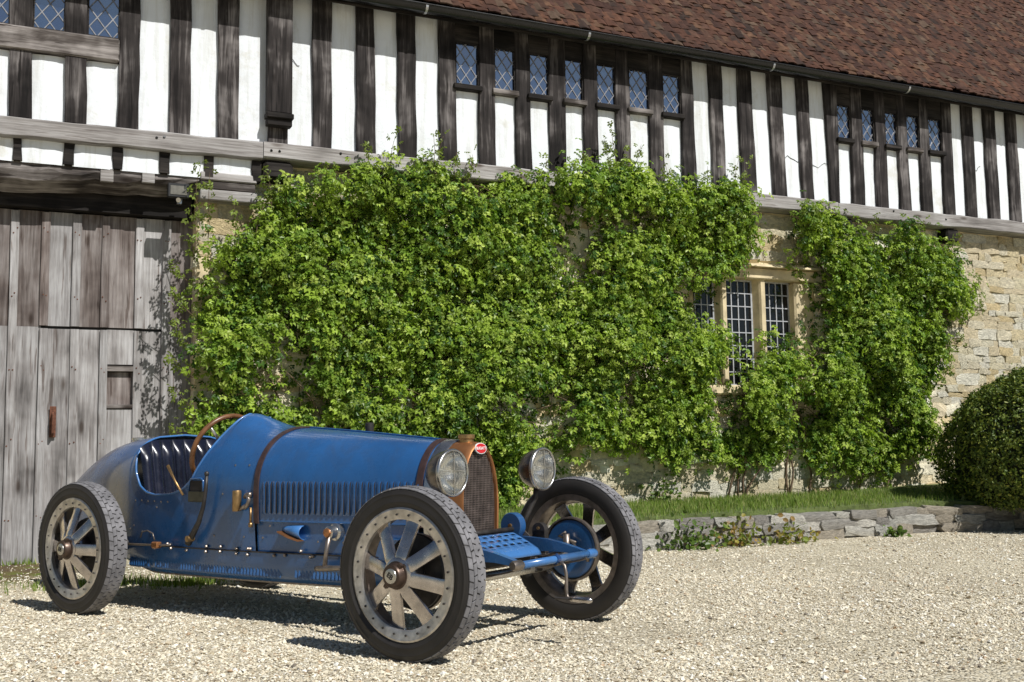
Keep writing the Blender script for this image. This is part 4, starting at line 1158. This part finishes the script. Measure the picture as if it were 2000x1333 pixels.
# strap tensioner with its brass barrel
y = -side_y(-1.39, .61) - .028
mb = MB().lathe([(-.052, 0), (-.052, .021), (-.046, .023), (.046, .023), (.052, .021), (.052, 0)], 'z', (-1.395, y, .612), 18); mb.build('brass_barrel', M['brass'], car, angle=35)
mb = MB().tube([(-1.345, y + .01, .575), (-1.315, y, .59), (-1.30, y, .62), (-1.32, y, .645), (-1.345, y + .01, .63)], .010, 8)
mb.tube([(-1.37, y, .57), (-1.31, y + .004, .60)], .009, 8).tube([(-1.305, y + .006, .655), (-1.305, y + .006, .63)], .012, 8)
mb.build('strap_buckle', M['steel'], car, smooth=True)
mb = MB().tube([(-1.302, y + .012, .58), (-1.302, y + .012, .50)], .0055, 8).lathe([(-.014, .0), (-.012, .011), (.008, .011), (.012, 0)], 'z', (-1.302, y + .012, .495), 10); mb.build('strap_rod', M['brass'], car, smooth=True)

# radiator: horseshoe shell, wire grille, cap and badge
def horse(hw, zt, zs, zb, n=15, taper=.93):
    P = [(-hw * taper, zb)]
    for i in range(1, 6): P.append((-hw * (taper + (1 - taper) * i / 5), zb + (zs - zb) * i / 5))
    for i in range(1, n):
        q = PI / 2 * i / (n - 1) if False else PI * i / n
        P.append((-hw * math.copysign(abs(math.cos(q)) ** (2 / 2.05), math.cos(q)), zs + (zt - zs) * math.sin(q) ** (2 / 2.0)))
    for i in range(5, 0, -1): P.append((hw * (taper + (1 - taper) * i / 5), zb + (zs - zb) * i / 5))
    P.append((hw * taper, zb)); return P
rings = [(-.132, horse(.122, .866, .60, .40)), (-.118, horse(.124, .871, .60, .395)), (-.114, horse(.131, .878, .60, .39)), (-.120, horse(.137, .884, .60, .385)),
         (-.150, horse(.150, .890, .60, .38)), (-.190, horse(.166, .893, .60, .38)), (-.235, horse(.181, .895, .60, .38))]
mb = MB().grid([[(x, a, b) for a, b in R] for x, R in rings]); rad = mb.build('radiator_shell', M['copper'], car, angle=50)
mb = MB().grid([[(x, a, b) for a, b in horse(h, z, .60, .38)] for x, h, z in ((-.232, .183, .897), (-.24, .188, .902), (-.30, .200, .906), (-.304, .197, .903))]); mb.build('shell_band', M['nickel'], rad, angle=40)
core = horse(.122, .866, .60, .40); mb = MB().add([(-.138, a, b) for a, b in core], [tuple(range(len(core)))]); mb.build('radiator_core', M['core'], rad)
mb = MB(); g = .0105
zz = np.arange(.405, .864, g)
hw = lambda z: (.122 * (.93 + .07 * (z - .40) / .2) if z < .6 else .122 * math.sqrt(max(0, 1 - ((z - .6) / .266) ** 2)))
for z in zz:
    h = hw(z)
    mb.box((-.1352, -h, z - .0012), (-.133, h, z + .0012))
for y in np.arange(-.117, .118, g):
    top = .6 + .266 * math.sqrt(max(0, 1 - (y / .122) ** 2))
    mb.box((-.1322, y - .0012, .405), (-.130, y + .0012, top))
o = mb.build('grille_mesh', M['grille'], rad); o['kind'] = 'stuff'
mb = MB().lathe([(-.02, .034), (.006, .034), (.008, .040), (.024, .040), (.027, .036), (.027, 0)], 'z', (-.20, 0, .897), 24); mb.build('radiator_cap', M['brass'], rad, angle=35)
bd = empty('badge', (-.112, 0, .858), parent=rad); bd.rotation_euler = (0, math.radians(-6), 0)
def oval(mb, a, b, x0, x1, n=32):
    V = [(x0, a * math.cos(2 * PI * i / n), b * math.sin(2 * PI * i / n)) for i in range(n)] + [(x1, a * .96 * math.cos(2 * PI * i / n), b * .96 * math.sin(2 * PI * i / n)) for i in range(n)]
    return mb.add(V, [tuple(range(n, 2 * n)), tuple(range(n))] + [(i, (i + 1) % n, n + (i + 1) % n, n + i) for i in range(n)])
oval(MB(), .043, .0265, -.006, .0).build('badge_border', M['white'], bd)
oval(MB(), .039, .023, .0002, .0018).build('badge_plate', M['red'], bd)
tm = text_mesh('BUGATTI', .0185); tm.materials.clear(); tm.materials.append(M['white'])
link('lettering', tm, None, bd, (.0026, 0, 0), (PI / 2, 0, PI / 2))

# headlights
def headlight(yc):
    hl = MB().lathe([(-.135, 0), (-.133, .022), (-.118, .05), (-.09, .078), (-.055, .094), (-.02, .101), (-.006, .102)], 'x', seg=40).build('headlight', M['lamp_bowl'], car, smooth=True, loc=(-.005, yc, .755), scale=(.96, .96, .96))
    MB().lathe([(-.008, .1015), (-.006, .107), (.004, .109), (.011, .106), (.013, .099), (.006, .095), (.002, .0985)], 'x', seg=40, close=True).build('lamp_rim', M['nickel'], hl, smooth=True)
    MB().lathe([(.009, 0), (.0085, .04), (.006, .075), (.003, .0965)], 'x', seg=40).build('lens', M['lens'], hl, smooth=True)
    MB().lathe([(-.085, .0), (-.082, .02), (-.07, .045), (-.045, .072), (-.015, .092), (-.002, .097)], 'x', seg=40).build('reflector', M['mirror'], hl, smooth=True)
    MB().box((.0115, -.0025, -.095), (.014, .0025, .095)).box((.0115, -.075, .006), (.0138, .075, .010)).build('lens_bar', M['nickel'], hl)
    MB().lathe([(-.08, .012), (-.045, .012), (-.03, .009), (-.025, 0)], 'x', seg=14).build('bulb', M['white'], hl, smooth=True)
    sg = 1 if yc > 0 else -1
    MB().tube([(-.04, 0, -.09), (-.045, 0, -.14), (-.07, -sg * .03, -.22), (-.10, -sg * .08, -.32)], .014, 10).build('lamp_post', M['dark_steel'], hl, smooth=True)
headlight(-.338); headlight(.338)
MB().tube([(-.11, -.26, .47), (-.11, .26, .47)], .012, 10).build('lamp_bar', M['dark_steel'], car, smooth=True)

# frame irons, springs, axle, apron, cross tube, starting handle
def sweep_box(pts, w, hs):
    V = []; F = []; n = len(pts)
    for (x, y, z), h in zip(pts, hs):
        V += [(x, y - w / 2, z - h / 2), (x, y + w / 2, z - h / 2), (x, y + w / 2, z + h / 2), (x, y - w / 2, z + h / 2)]
    for i in range(n - 1):
        for j in range(4): F.append((i * 4 + j, i * 4 + (j + 1) % 4, (i + 1) * 4 + (j + 1) % 4, (i + 1) * 4 + j))
    F += [(0, 1, 2, 3), tuple(4 * (n - 1) + j for j in range(4))]
    return V, F
for s in (-1, 1):
    xs4 = [-.9, -.5, -.25, -.05, .08, .17, .24, .30]; zz4 = [.39, .395, .40, .402, .402, .394, .382, .368]; hh = [.10, .10, .085, .07, .055, .04, .03, .024]
    V, F = sweep_box([(x, s * (.26 if x > -.3 else .22), z) for x, z in zip(xs4, zz4)], .03, hh)
    MB().add(V, F).build('dumb_iron', M['blue'] if s > 0 else M['blue_light'], car, angle=40)
    mb = MB()
    for k in range(6):
        L = .30 - .042 * k; P = []
        for i in range(11):
            t = -1 + 2 * i / 10; P.append((.0 + t * L, s * .26, .352 - .045 * (1 - t * t) * (L / .3) ** 2 - .0 - .0085 * k - (.3 - L) * .04))
        V, F = sweep_box(P, .042, [.0065] * 11); mb.add(V, F)
    sp = mb.build('leaf_spring', M['steel'], car, angle=40)
    MB().box((-.025, s * .26 - .03, .275), (.025, s * .26 + .03, .345), bev=.005).build('spring_clamp', M['dark_steel'], sp)
    # friction damper and its bracket
    dm = MB().lathe([(-.022, 0), (-.022, .058), (-.018, .062), (.018, .062), (.022, .058), (.022, 0)], 'y', (-.12, s * .25, .487), 28).build('damper', M['blue'], car, angle=35)
    MB().lathe([(-.03, 0), (-.03, .010), (.03, .010), (.03, 0)], 'y', (-.12, s * .25, .487), 10).build('damper_bolt', M['brass'], dm, angle=35)
    V, F = sweep_box([(-.12, s * .275, .487), (-.05, s * .285, .43), (.0, s * .29, .36)], .008, [.024, .022, .02]); MB().add(V, F).build('damper_arm', M['steel'], dm)
    mb = MB().lathe([(-.016, 0), (-.016, .036), (.016, .036), (.016, 0)], 'y', (.0, s * .305, .465), 20); mb.box((-.036, s * .305 - .016, .36), (.036, s * .305 + .016, .464)); mb.build('axle_bracket', M['dark_steel'], car, angle=35)
    MB().lathe([(-.022, 0), (-.022, .008), (.022, .008), (.022, 0)], 'y', (.0, s * .305, .475), 8).build('bracket_bolt', M['brass'], car)
axle = []
for y in np.linspace(-.56, .56, 23): axle.append((0, y, .290 + .05 * max(0, (abs(y) - .33) / .23) ** 1.3))
MB().tube(axle, .021, 12).build('front_axle', M['nickel'], car, smooth=True)
MB().tube([(-.16, -.52, .30), (-.16, .52, .30)], .011, 10).build('track_rod', M['steel'], car, smooth=True)
for s in (-1, 1): MB().tube([(-.16, s * .52, .30), (-.08, s * .545, .33), (0, s * .55, .345)], .013, 8).build('steering_arm', M['steel'], car, smooth=True)
# slotted apron, every slot an opening: rows of bars between slots
ap = MB(); y0, y1 = -.185, .185
def app(u, y):           # u 0..1 from radiator to front lip
    if u <= 1: return (-.075 + .145 * u, y, .462 - .055 * u - .012 * u * u)
    k = u - 1; return (.07 + .02 * math.sin(k * 1.5), y, .395 - .03 * k)
ucuts = [0, .10, .20, .36, .46, .62, .72, .90, 1.0, 1.5, 2.0]
ncol = 7; ycuts = [y0]
for c in range(ncol):
    yc = y0 + (y1 - y0) * (c + .5) / ncol; ycuts += [yc - .016, yc + .016]
ycuts.append(y1)
idx = {}
V = []; F = []
for i, u in enumerate(ucuts):
    for j, y in enumerate(ycuts): idx[i, j] = len(V); V.append(app(u, y))
for i in range(len(ucuts) - 1):
    for j in range(len(ycuts) - 1):
        if i in (1, 3, 5) and j % 2 == 1: continue
        F.append((idx[i, j], idx[i, j + 1], idx[i + 1, j + 1], idx[i + 1, j]))
o = ap.add(V, F).build('front_apron', M['blue_light'], car, angle=50)
sm = o.modifiers.new('thickness', 'SOLIDIFY'); sm.thickness = .003
MB().box((-.2, -.20, .33), (.02, .20, .40)).build('engine_front', M['core'], car)
ct = MB().tube([(.30, -.245, .368), (.30, .245, .372)], .0165, 14).build('cross_tube', M['blue_light'], car, smooth=True)
MB().tube([(.30, -.012, .369), (.30, .012, .3695)], .021, 14).tube([(.30, .0, .35), (.305, .0, .395)], .006, 8).build('tube_collar', M['blue_dark'], ct, angle=40)
for s in (-1, 1): MB().lathe([(-.035, 0), (-.035, .017), (-.02, .022), (.02, .022), (.035, .015), (.035, 0)], 'y', (.30, s * .285, .37), 14).build('spring_eye', M['steel'] if s < 0 else M['blue_light'], ct, angle=40)
mb = MB().tube([(.27, .02, .352), (.33, .0, .356), (.345, 0, .345), (.352, 0, .31), (.352, 0, .23), (.356, 0, .212), (.37, 0, .206), (.385, 0, .205)], .0075, 10)
sh_o = mb.build('starting_handle', M['steel'], car, smooth=True)
MB().lathe([(.0, .0), (.0, .012), (.03, .0135), (.06, .012), (.09, .0135), (.105, .009), (.107, 0)], 'x', (.375, 0, .205), 12).build('handle_grip', M['alu'], sh_o, smooth=True)
MB().tube([(.31, -.03, .208), (.372, 0, .205)], .0065, 8).build('handle_stub', M['dark_steel'], sh_o)

# wheels
def tread_mesh():
    mb = MB(); NB = 46; R0, R1 = .344, .3555
    for row, (yc, wd, sh) in enumerate(((-.0415, .0218, 0), (-.0205, .0198, .5), (0, .0208, .0), (.0205, .0198, .5), (.0415, .0218, 0))):
        for k in range(NB):
            a0 = 2 * PI * (k + sh) / NB; a1 = a0 + 2 * PI / NB * (.84 if row % 2 else .88); V = []
            r1 = R1 - abs(yc) * .06 - (.002 if abs(yc) > .03 else 0)
            sk = .02 * (1 if row % 2 else -1)
            for q, r in ((a0, R0), (a1, R0), (a1, r1), (a0, r1)):
                for e in (-1, 1):
                    y = yc + e * wd * .5; qq = q + e * sk * .5
                    rr = r - (.004 if (abs(y) > .048 and r > R0) else 0)
                    V.append((rr * math.cos(qq), y, rr * math.sin(qq)))
            mb.add(V, [(0, 1, 3, 2), (2, 3, 5, 4), (4, 5, 7, 6), (6, 7, 1, 0), (0, 2, 4, 6), (1, 7, 5, 3)])
    return mb.mesh('tread')
WM = {}
WM['tyre'] = MB().lathe([(-.046, .262), (-.052, .272), (-.0575, .288), (-.0605, .291), (-.0590, .294), (-.0595, .312), (-.0585, .320), (-.0600, .3225), (-.0570, .325), (-.0545, .333), (-.0505, .3425), (-.044, .3475), (0, .350), (.044, .3475), (.0505, .3425), (.056, .330), (.0595, .312), (.0585, .292), (.052, .272), (.046, .262)], 'y', seg=72).mesh('tyre', smooth=True)
WM['tread'] = tread_mesh()
WM['ring'] = MB().lathe([(-.046, .268), (-.053, .270), (-.0565, .262), (-.0545, .256), (-.054, .228), (-.050, .221), (-.03, .222), (-.03, .262)], 'y', seg=72, close=True).mesh('rim_ring', angle=30)
WM['barrel'] = MB().lathe([(-.031, .224), (-.01, .231), (.03, .233), (.045, .238), (.05, .258), (.053, .268), (.047, .27)], 'y', seg=72).mesh('rim_barrel', angle=40)
mb = MB()
for k in range(24):
    a = 2 * PI * (k + .5) / 24; mb.lathe([(-.0605, 0), (-.060, .0042), (-.054, .0048)], 'y', (.241 * math.cos(a), 0, .241 * math.sin(a)), 6)
WM['bolts'] = mb.mesh('rim_bolts', angle=40)
def spokes():
    mb = MB()
    rs_ = [.05, .068, .082, .10, .14, .19, .212, .226, .234]; ws = [.040, .053, .058, .057, .058, .060, .066, .080, .096]; ys = [-.082, -.081, -.078, -.072, -.058, -.042, -.036, -.032, -.030]
    for k in range(8):
        a = 2 * PI * k / 8 + .10; ca, sa = math.cos(a), math.sin(a); V = []; F = []
        for r, w, y in zip(rs_, ws, ys):
            for t, yy in ((-w / 2, y + .003), (-w * .36, y), (w * .36, y), (w / 2, y + .003), (w / 2, y + .016), (-w / 2, y + .016)):
                V.append((r * ca - t * sa, yy, r * sa + t * ca))
        for i in range(len(rs_) - 1):
            for j in range(6): F.append((i * 6 + j, i * 6 + (j + 1) % 6, (i + 1) * 6 + (j + 1) % 6, (i + 1) * 6 + j))
        F += [tuple(range(6)), tuple((len(rs_) - 1) * 6 + j for j in range(6))]
        mb.add(V, F)
    mb.lathe([(-.086, .04), (-.0855, .062), (-.080, .072), (-.06, .075), (.0, .07), (.03, .06)], 'y', seg=40)
    return mb.mesh('spokes', angle=35)
WM['spokes'] = spokes()
mb = MB().lathe([(-.08, .056), (-.088, .057), (-.090, .050), (-.115, .047), (-.120, .043), (-.121, .031)], 'y', seg=32)
for a in (1.15, 1.15 + PI):
    c, s_ = math.cos(a), math.sin(a)
    mb.hexa([(c * .045 - s_ * .010, -.112, s_ * .045 + c * .010), (c * .064 - s_ * .007, -.112, s_ * .064 + c * .007), (c * .064 + s_ * .007, -.112, s_ * .064 - c * .007), (c * .045 + s_ * .010, -.112, s_ * .045 - c * .010),
             (c * .045 - s_ * .010, -.095, s_ * .045 + c * .010), (c * .064 - s_ * .007, -.095, s_ * .064 + c * .007), (c * .064 + s_ * .007, -.095, s_ * .064 - c * .007), (c * .045 + s_ * .010, -.095, s_ * .045 - c * .010)])
WM['nut'] = mb.mesh('hub_nut', angle=35)
WM['cap'] = MB().lathe([(-.1205, .031), (-.1235, .0295), (-.125, .02), (-.1255, 0)], 'y', seg=28).mesh('hub_cap', angle=50)
WM['drum'] = MB().lathe([(.02, .0), (.02, .145), (.024, .152), (.050, .154), (.054, .150), (.056, .140)], 'y', seg=48).mesh('brake_drum', angle=35)
WM['plate'] = MB().lathe([(.056, .141), (.060, .136), (.063, .075), (.058, .06), (.058, 0)], 'y', seg=48).mesh('brake_plate', angle=35)
WM['ringin'] = MB().lathe([(.04, .158), (.062, .158), (.064, .150), (.056, .147)], 'y', seg=48).mesh('drum_band', angle=35)
eb = text_mesh('EB', .030, .0008); eb.materials.clear()
MATS = dict(tyre='rubber', tread='tread', ring='alu_ring', barrel='steel', bolts='dark_steel', spokes='alu', nut='bronze', cap='nickel', drum='dark_steel', plate='blue', ringin='steel')
for k, v in MATS.items(): WM[k].materials.append(M[v])
eb.materials.append(M['dark_steel'])
NM = dict(tyre='tyre', tread='tread', ring='rim_ring', barrel='rim_barrel', bolts='rim_bolts', nut='hub_nut', cap='hub_cap', drum='brake_drum', plate='brake_plate', ringin='drum_band')
def wheel(x, y, spin, steer=0.0, front=True):
    w = link('wheel', WM['spokes'], None, car, (x, y, .355), (0, 0, 0))
    far = y > 0
    w.rotation_mode = 'ZYX' if False else 'XYZ'
    R = Matrix.Rotation(steer + (PI if far else 0), 4, 'Z') @ Matrix.Rotation(spin, 4, 'Y')
    w.matrix_local = Matrix.Translation((x, y, .355)) @ R
    for k, n in NM.items(): link(n, WM[k], None, w)
    for c in w.children:
        if c.name.startswith(('rim_bolts', 'tread')): c['kind'] = 'stuff'
    link('hub_mark', eb, None, w, (0, -.1262, 0), (PI / 2, 0, 0), (1, 1, 1)).rotation_euler = (PI / 2, spin, 0)
    return w
wheel(0, -.615, .30, .03); wheel(0, .615, -.2, .03); wheel(-2.4, -.615, .12); wheel(-2.4, .615, .5)
# brake gear on the far front drum, kingpins
for s in (-1, 1):
    MB().lathe([(-.03, 0), (-.03, .035), (.02, .045), (.03, .03), (.03, 0)], 'y', (0, s * .545, .35), 16).build('stub_axle', M['dark_steel'], car, angle=40)
    MB().tube([(.0, s * .535, .29), (.0, s * .525, .43)], .018, 10).build('kingpin', M['steel'], car, smooth=True)
    mb = MB().tube([(.05, s * .535, .39), (-.05, s * .53, .42), (.0, s * .52, .44)], .007, 8); mb.tube([(.09, s * .545, .33), (.12, s * .545, .36), (.11, s * .545, .30)], .009, 8); mb.build('brake_lever', M['steel'], car, smooth=True)
MB().tube([(-2.4, -.56, .355), (-2.4, -.1, .355), (-2.4, 0, .36), (-2.4, .1, .355), (-2.4, .56, .355)], [.035, .04, .11, .04, .035], 16).build('rear_axle', M['dark_steel'], car, smooth=True)
for s in (-1, 1):
    V, F = sweep_box([(-2.4, s * .30, .30), (-2.7, s * .28, .33), (-3.0, s * .2, .40)], .04, [.03, .035, .045]); MB().add(V, F).build('rear_spring', M['dark_steel'], car)

# steering box, drop arm and drag link on the near side
ysd = -side_y(-.79, .47)
sb = MB().lathe([(.03, .042), (-.01, .042), (-.012, .040), (-.016, .031), (-.05, .030), (-.053, .020), (-.062, .018), (-.062, 0)], 'y', (-.79, ysd, .47), 24).build('steering_box', M['nickel'], car, angle=35)
MB().lathe([(-.05, .021), (-.066, .021), (-.07, .013), (-.074, 0)], 'y', (-.79, ysd, .47), 8).build('box_nut', M['copper'], sb, angle=30)
MB().tube([(-.79, ysd - .045, .455), (-.80, ysd - .055, .38), (-.805, ysd - .06, .305)], [.014, .010, .012], 10).build('drop_arm', M['steel'], car, smooth=True)
MB().tube([(-.865, ysd - .06, .298), (-.845, ysd - .06, .300), (-.80, ysd - .06, .303), (-.70, ysd - .065, .31), (-.1, -.50, .34)], [.012, .014, .015, .0115, .0115], 10).build('drag_link', M['steel'], car, smooth=True)
# air scoop
G = []
for k, (x, r, z) in enumerate(((-1.125, .010, .474), (-1.09, .022, .472), (-1.04, .030, .466), (-.985, .037, .460))):
    yb = -side_y(x, .46) + .012
    G.append([(x, yb - r * 1.25 * math.sin(PI * i / 12), z + r * math.cos(PI * i / 12)) for i in range(13)])
sc_o = MB().grid(G).build('air_scoop', M['blue_light'], car, smooth=True)
md = sc_o.modifiers.new('thickness', 'SOLIDIFY'); md.thickness = .0025
V, F = sweep_box([(-1.125, -side_y(-1.125, .46) - .012, .464), (-1.05, -side_y(-1.05, .46) - .022, .440), (-.985, -side_y(-.985, .46) - .022, .424)], .04, [.006] * 3); MB().add(V, F).build('scoop_strap', M['copper'], sc_o)
# levers, pocket, rods
yl = -.405
MB().tube([(-1.605, yl, .742), (-1.612, yl, .66), (-1.63, yl, .58), (-1.665, yl, .50), (-1.71, yl, .44), (-1.765, yl + .01, .385)], [.009, .010, .011, .013, .016, .018], 10).lathe([(-.014, 0), (-.008, .012), (.008, .012), (.014, 0)], 'z', (-1.605, yl, .748), 12).build('brake_lever', M['dark_steel'], car, smooth=True)
MB().lathe([(-.02, 0), (-.02, .016), (.02, .016), (.02, 0)], 'y', (-1.735, yl - .002, .412), 12).build('lever_pivot', M['brass'], car, angle=35)
MB().tube([(-1.965, -.385, .79), (-1.90, -.385, .71), (-1.835, -.38, .635)], [.009, .006, .006], 8).build('gear_lever', M['brass'], car, smooth=True)
yp = -side_y(-1.73, .65) - .004
MB().box((-1.80, yp - .004, .60), (-1.67, yp, .655), bev=.003).build('gate_plate', mat_basic('olive_plate', (.075, .07, .045), .5, .4), car)
MB().box((-1.785, yp - .003, .657), (-1.68, yp, .712), bev=.003).build('gate_opening', M['core'], car)  # solid dark plate, painted as the shaded hole of the gate
MB().tube([(-1.675, yp - .003, .655), (-1.675, yp - .003, .712), (-1.69, yp - .003, .722), (-1.775, yp - .003, .72), (-1.79, yp - .003, .705), (-1.80, yp - .003, .655)], .006, 8).build('gate_frame', M['blue'], car, smooth=True)
MB().tube([(-2.36, -.42, .362), (-2.0, -.415, .368), (-1.90, -.405, .374)], .006, 8).build('brake_rod', M['steel'], car, smooth=True)
MB().box((-2.04, -.432, .352), (-1.985, -.398, .386), bev=.006).build('rod_clevis', M['copper'], car)
MB().tube([(-2.20, -.385, .40), (-2.18, -.39, .43), (-2.13, -.392, .44), (-2.08, -.392, .425), (-2.065, -.39, .39)], .004, 6).build('brake_cable', M['steel'], car, smooth=True)
# filler cap, breather, exhaust
MB().lathe([(-.03, .038), (.0, .038), (.002, .044), (.014, .044), (.017, .04), (.017, 0)], 'z', (-2.80, 0, .937), 24).build('filler_cap', M['nickel'], car, angle=35)
MB().lathe([(-.02, .022), (.03, .022), (.034, .016), (.034, 0)], 'z', (-.93, .10, .965), 14).build('breather', M['dark_steel'], car, angle=35)
MB().tube([(-.6, .40, .42), (-1.2, .43, .38), (-2.2, .46, .30), (-3.2, .42, .30)], .032, 12).build('exhaust', M['dark_steel'], car, smooth=True)

# cockpit: pleated seat back, cushion, dashboard, floor
G = []
ny, nz = 133, 22
for i in range(ny):
    y = -.362 + .724 * i / (ny - 1); row = []
    for j in range(nz):
        t = j / (nz - 1); z = .40 + .535 * t - .05 * (abs(y) / .362) ** 6 * t
        pl = abs(math.sin(PI * (y + .362) / .724 * 9)) ** .5
        edge = min(1, (1 - t) * 7) if t > .5 else 1
        x = -2.235 - .075 * t + .16 * (abs(y) / .362) ** 2.4 * (1 - .5 * t) * .55 + .036 * pl * edge
        row.append((x, y * (1 - .02 * t), z))
    G.append(row)
MB().grid(G).build('seat_back', M['leather'], car, smooth=True)
MB().box((-2.25, -.33, .36), (-1.75, .33, .47), bev=.03).build('seat_cushion', M['leather'], car)
MB().box((-2.30, -.34, .34), (-1.35, .34, .358)).build('cockpit_floor', M['core'], car)
G = [[(-1.62 + .0 * z, y, z) for z in np.linspace(.45, .86, 3)] for y in np.linspace(-.30, .30, 9)]
MB().grid(G).build('dashboard', M['alu'], car)
# steering wheel
sc = Vector((-1.775, -.165, .872)); ax = Vector((-math.cos(math.radians(24)), 0, math.sin(math.radians(24)))); e1 = Vector((0, 1, 0)); e2 = ax.cross(e1).normalized()
swp = [sc + (e1 * math.cos(a) + e2 * math.sin(a)) * .198 for a in np.linspace(0, 2 * PI, 48, endpoint=False)]
sw_o = MB().tube(swp, .0135, 10, closed=True).build('steering_wheel', M['wood_rim'], car, smooth=True)
mb = MB()
for k in range(4):
    a = PI / 4 + k * PI / 2; mb.tube([sc - ax * .03, sc + (e1 * math.cos(a) + e2 * math.sin(a)) * .19], [.012, .007], 8)
mb.tube([sc - ax * .02, sc - ax * .06], .03, 16); mb.build('wheel_spokes', M['nickel'], sw_o, smooth=True)
MB().tube([sc - ax * .03, sc - ax * .45], .016, 10).build('steering_column', M['dark_steel'], car, smooth=True)
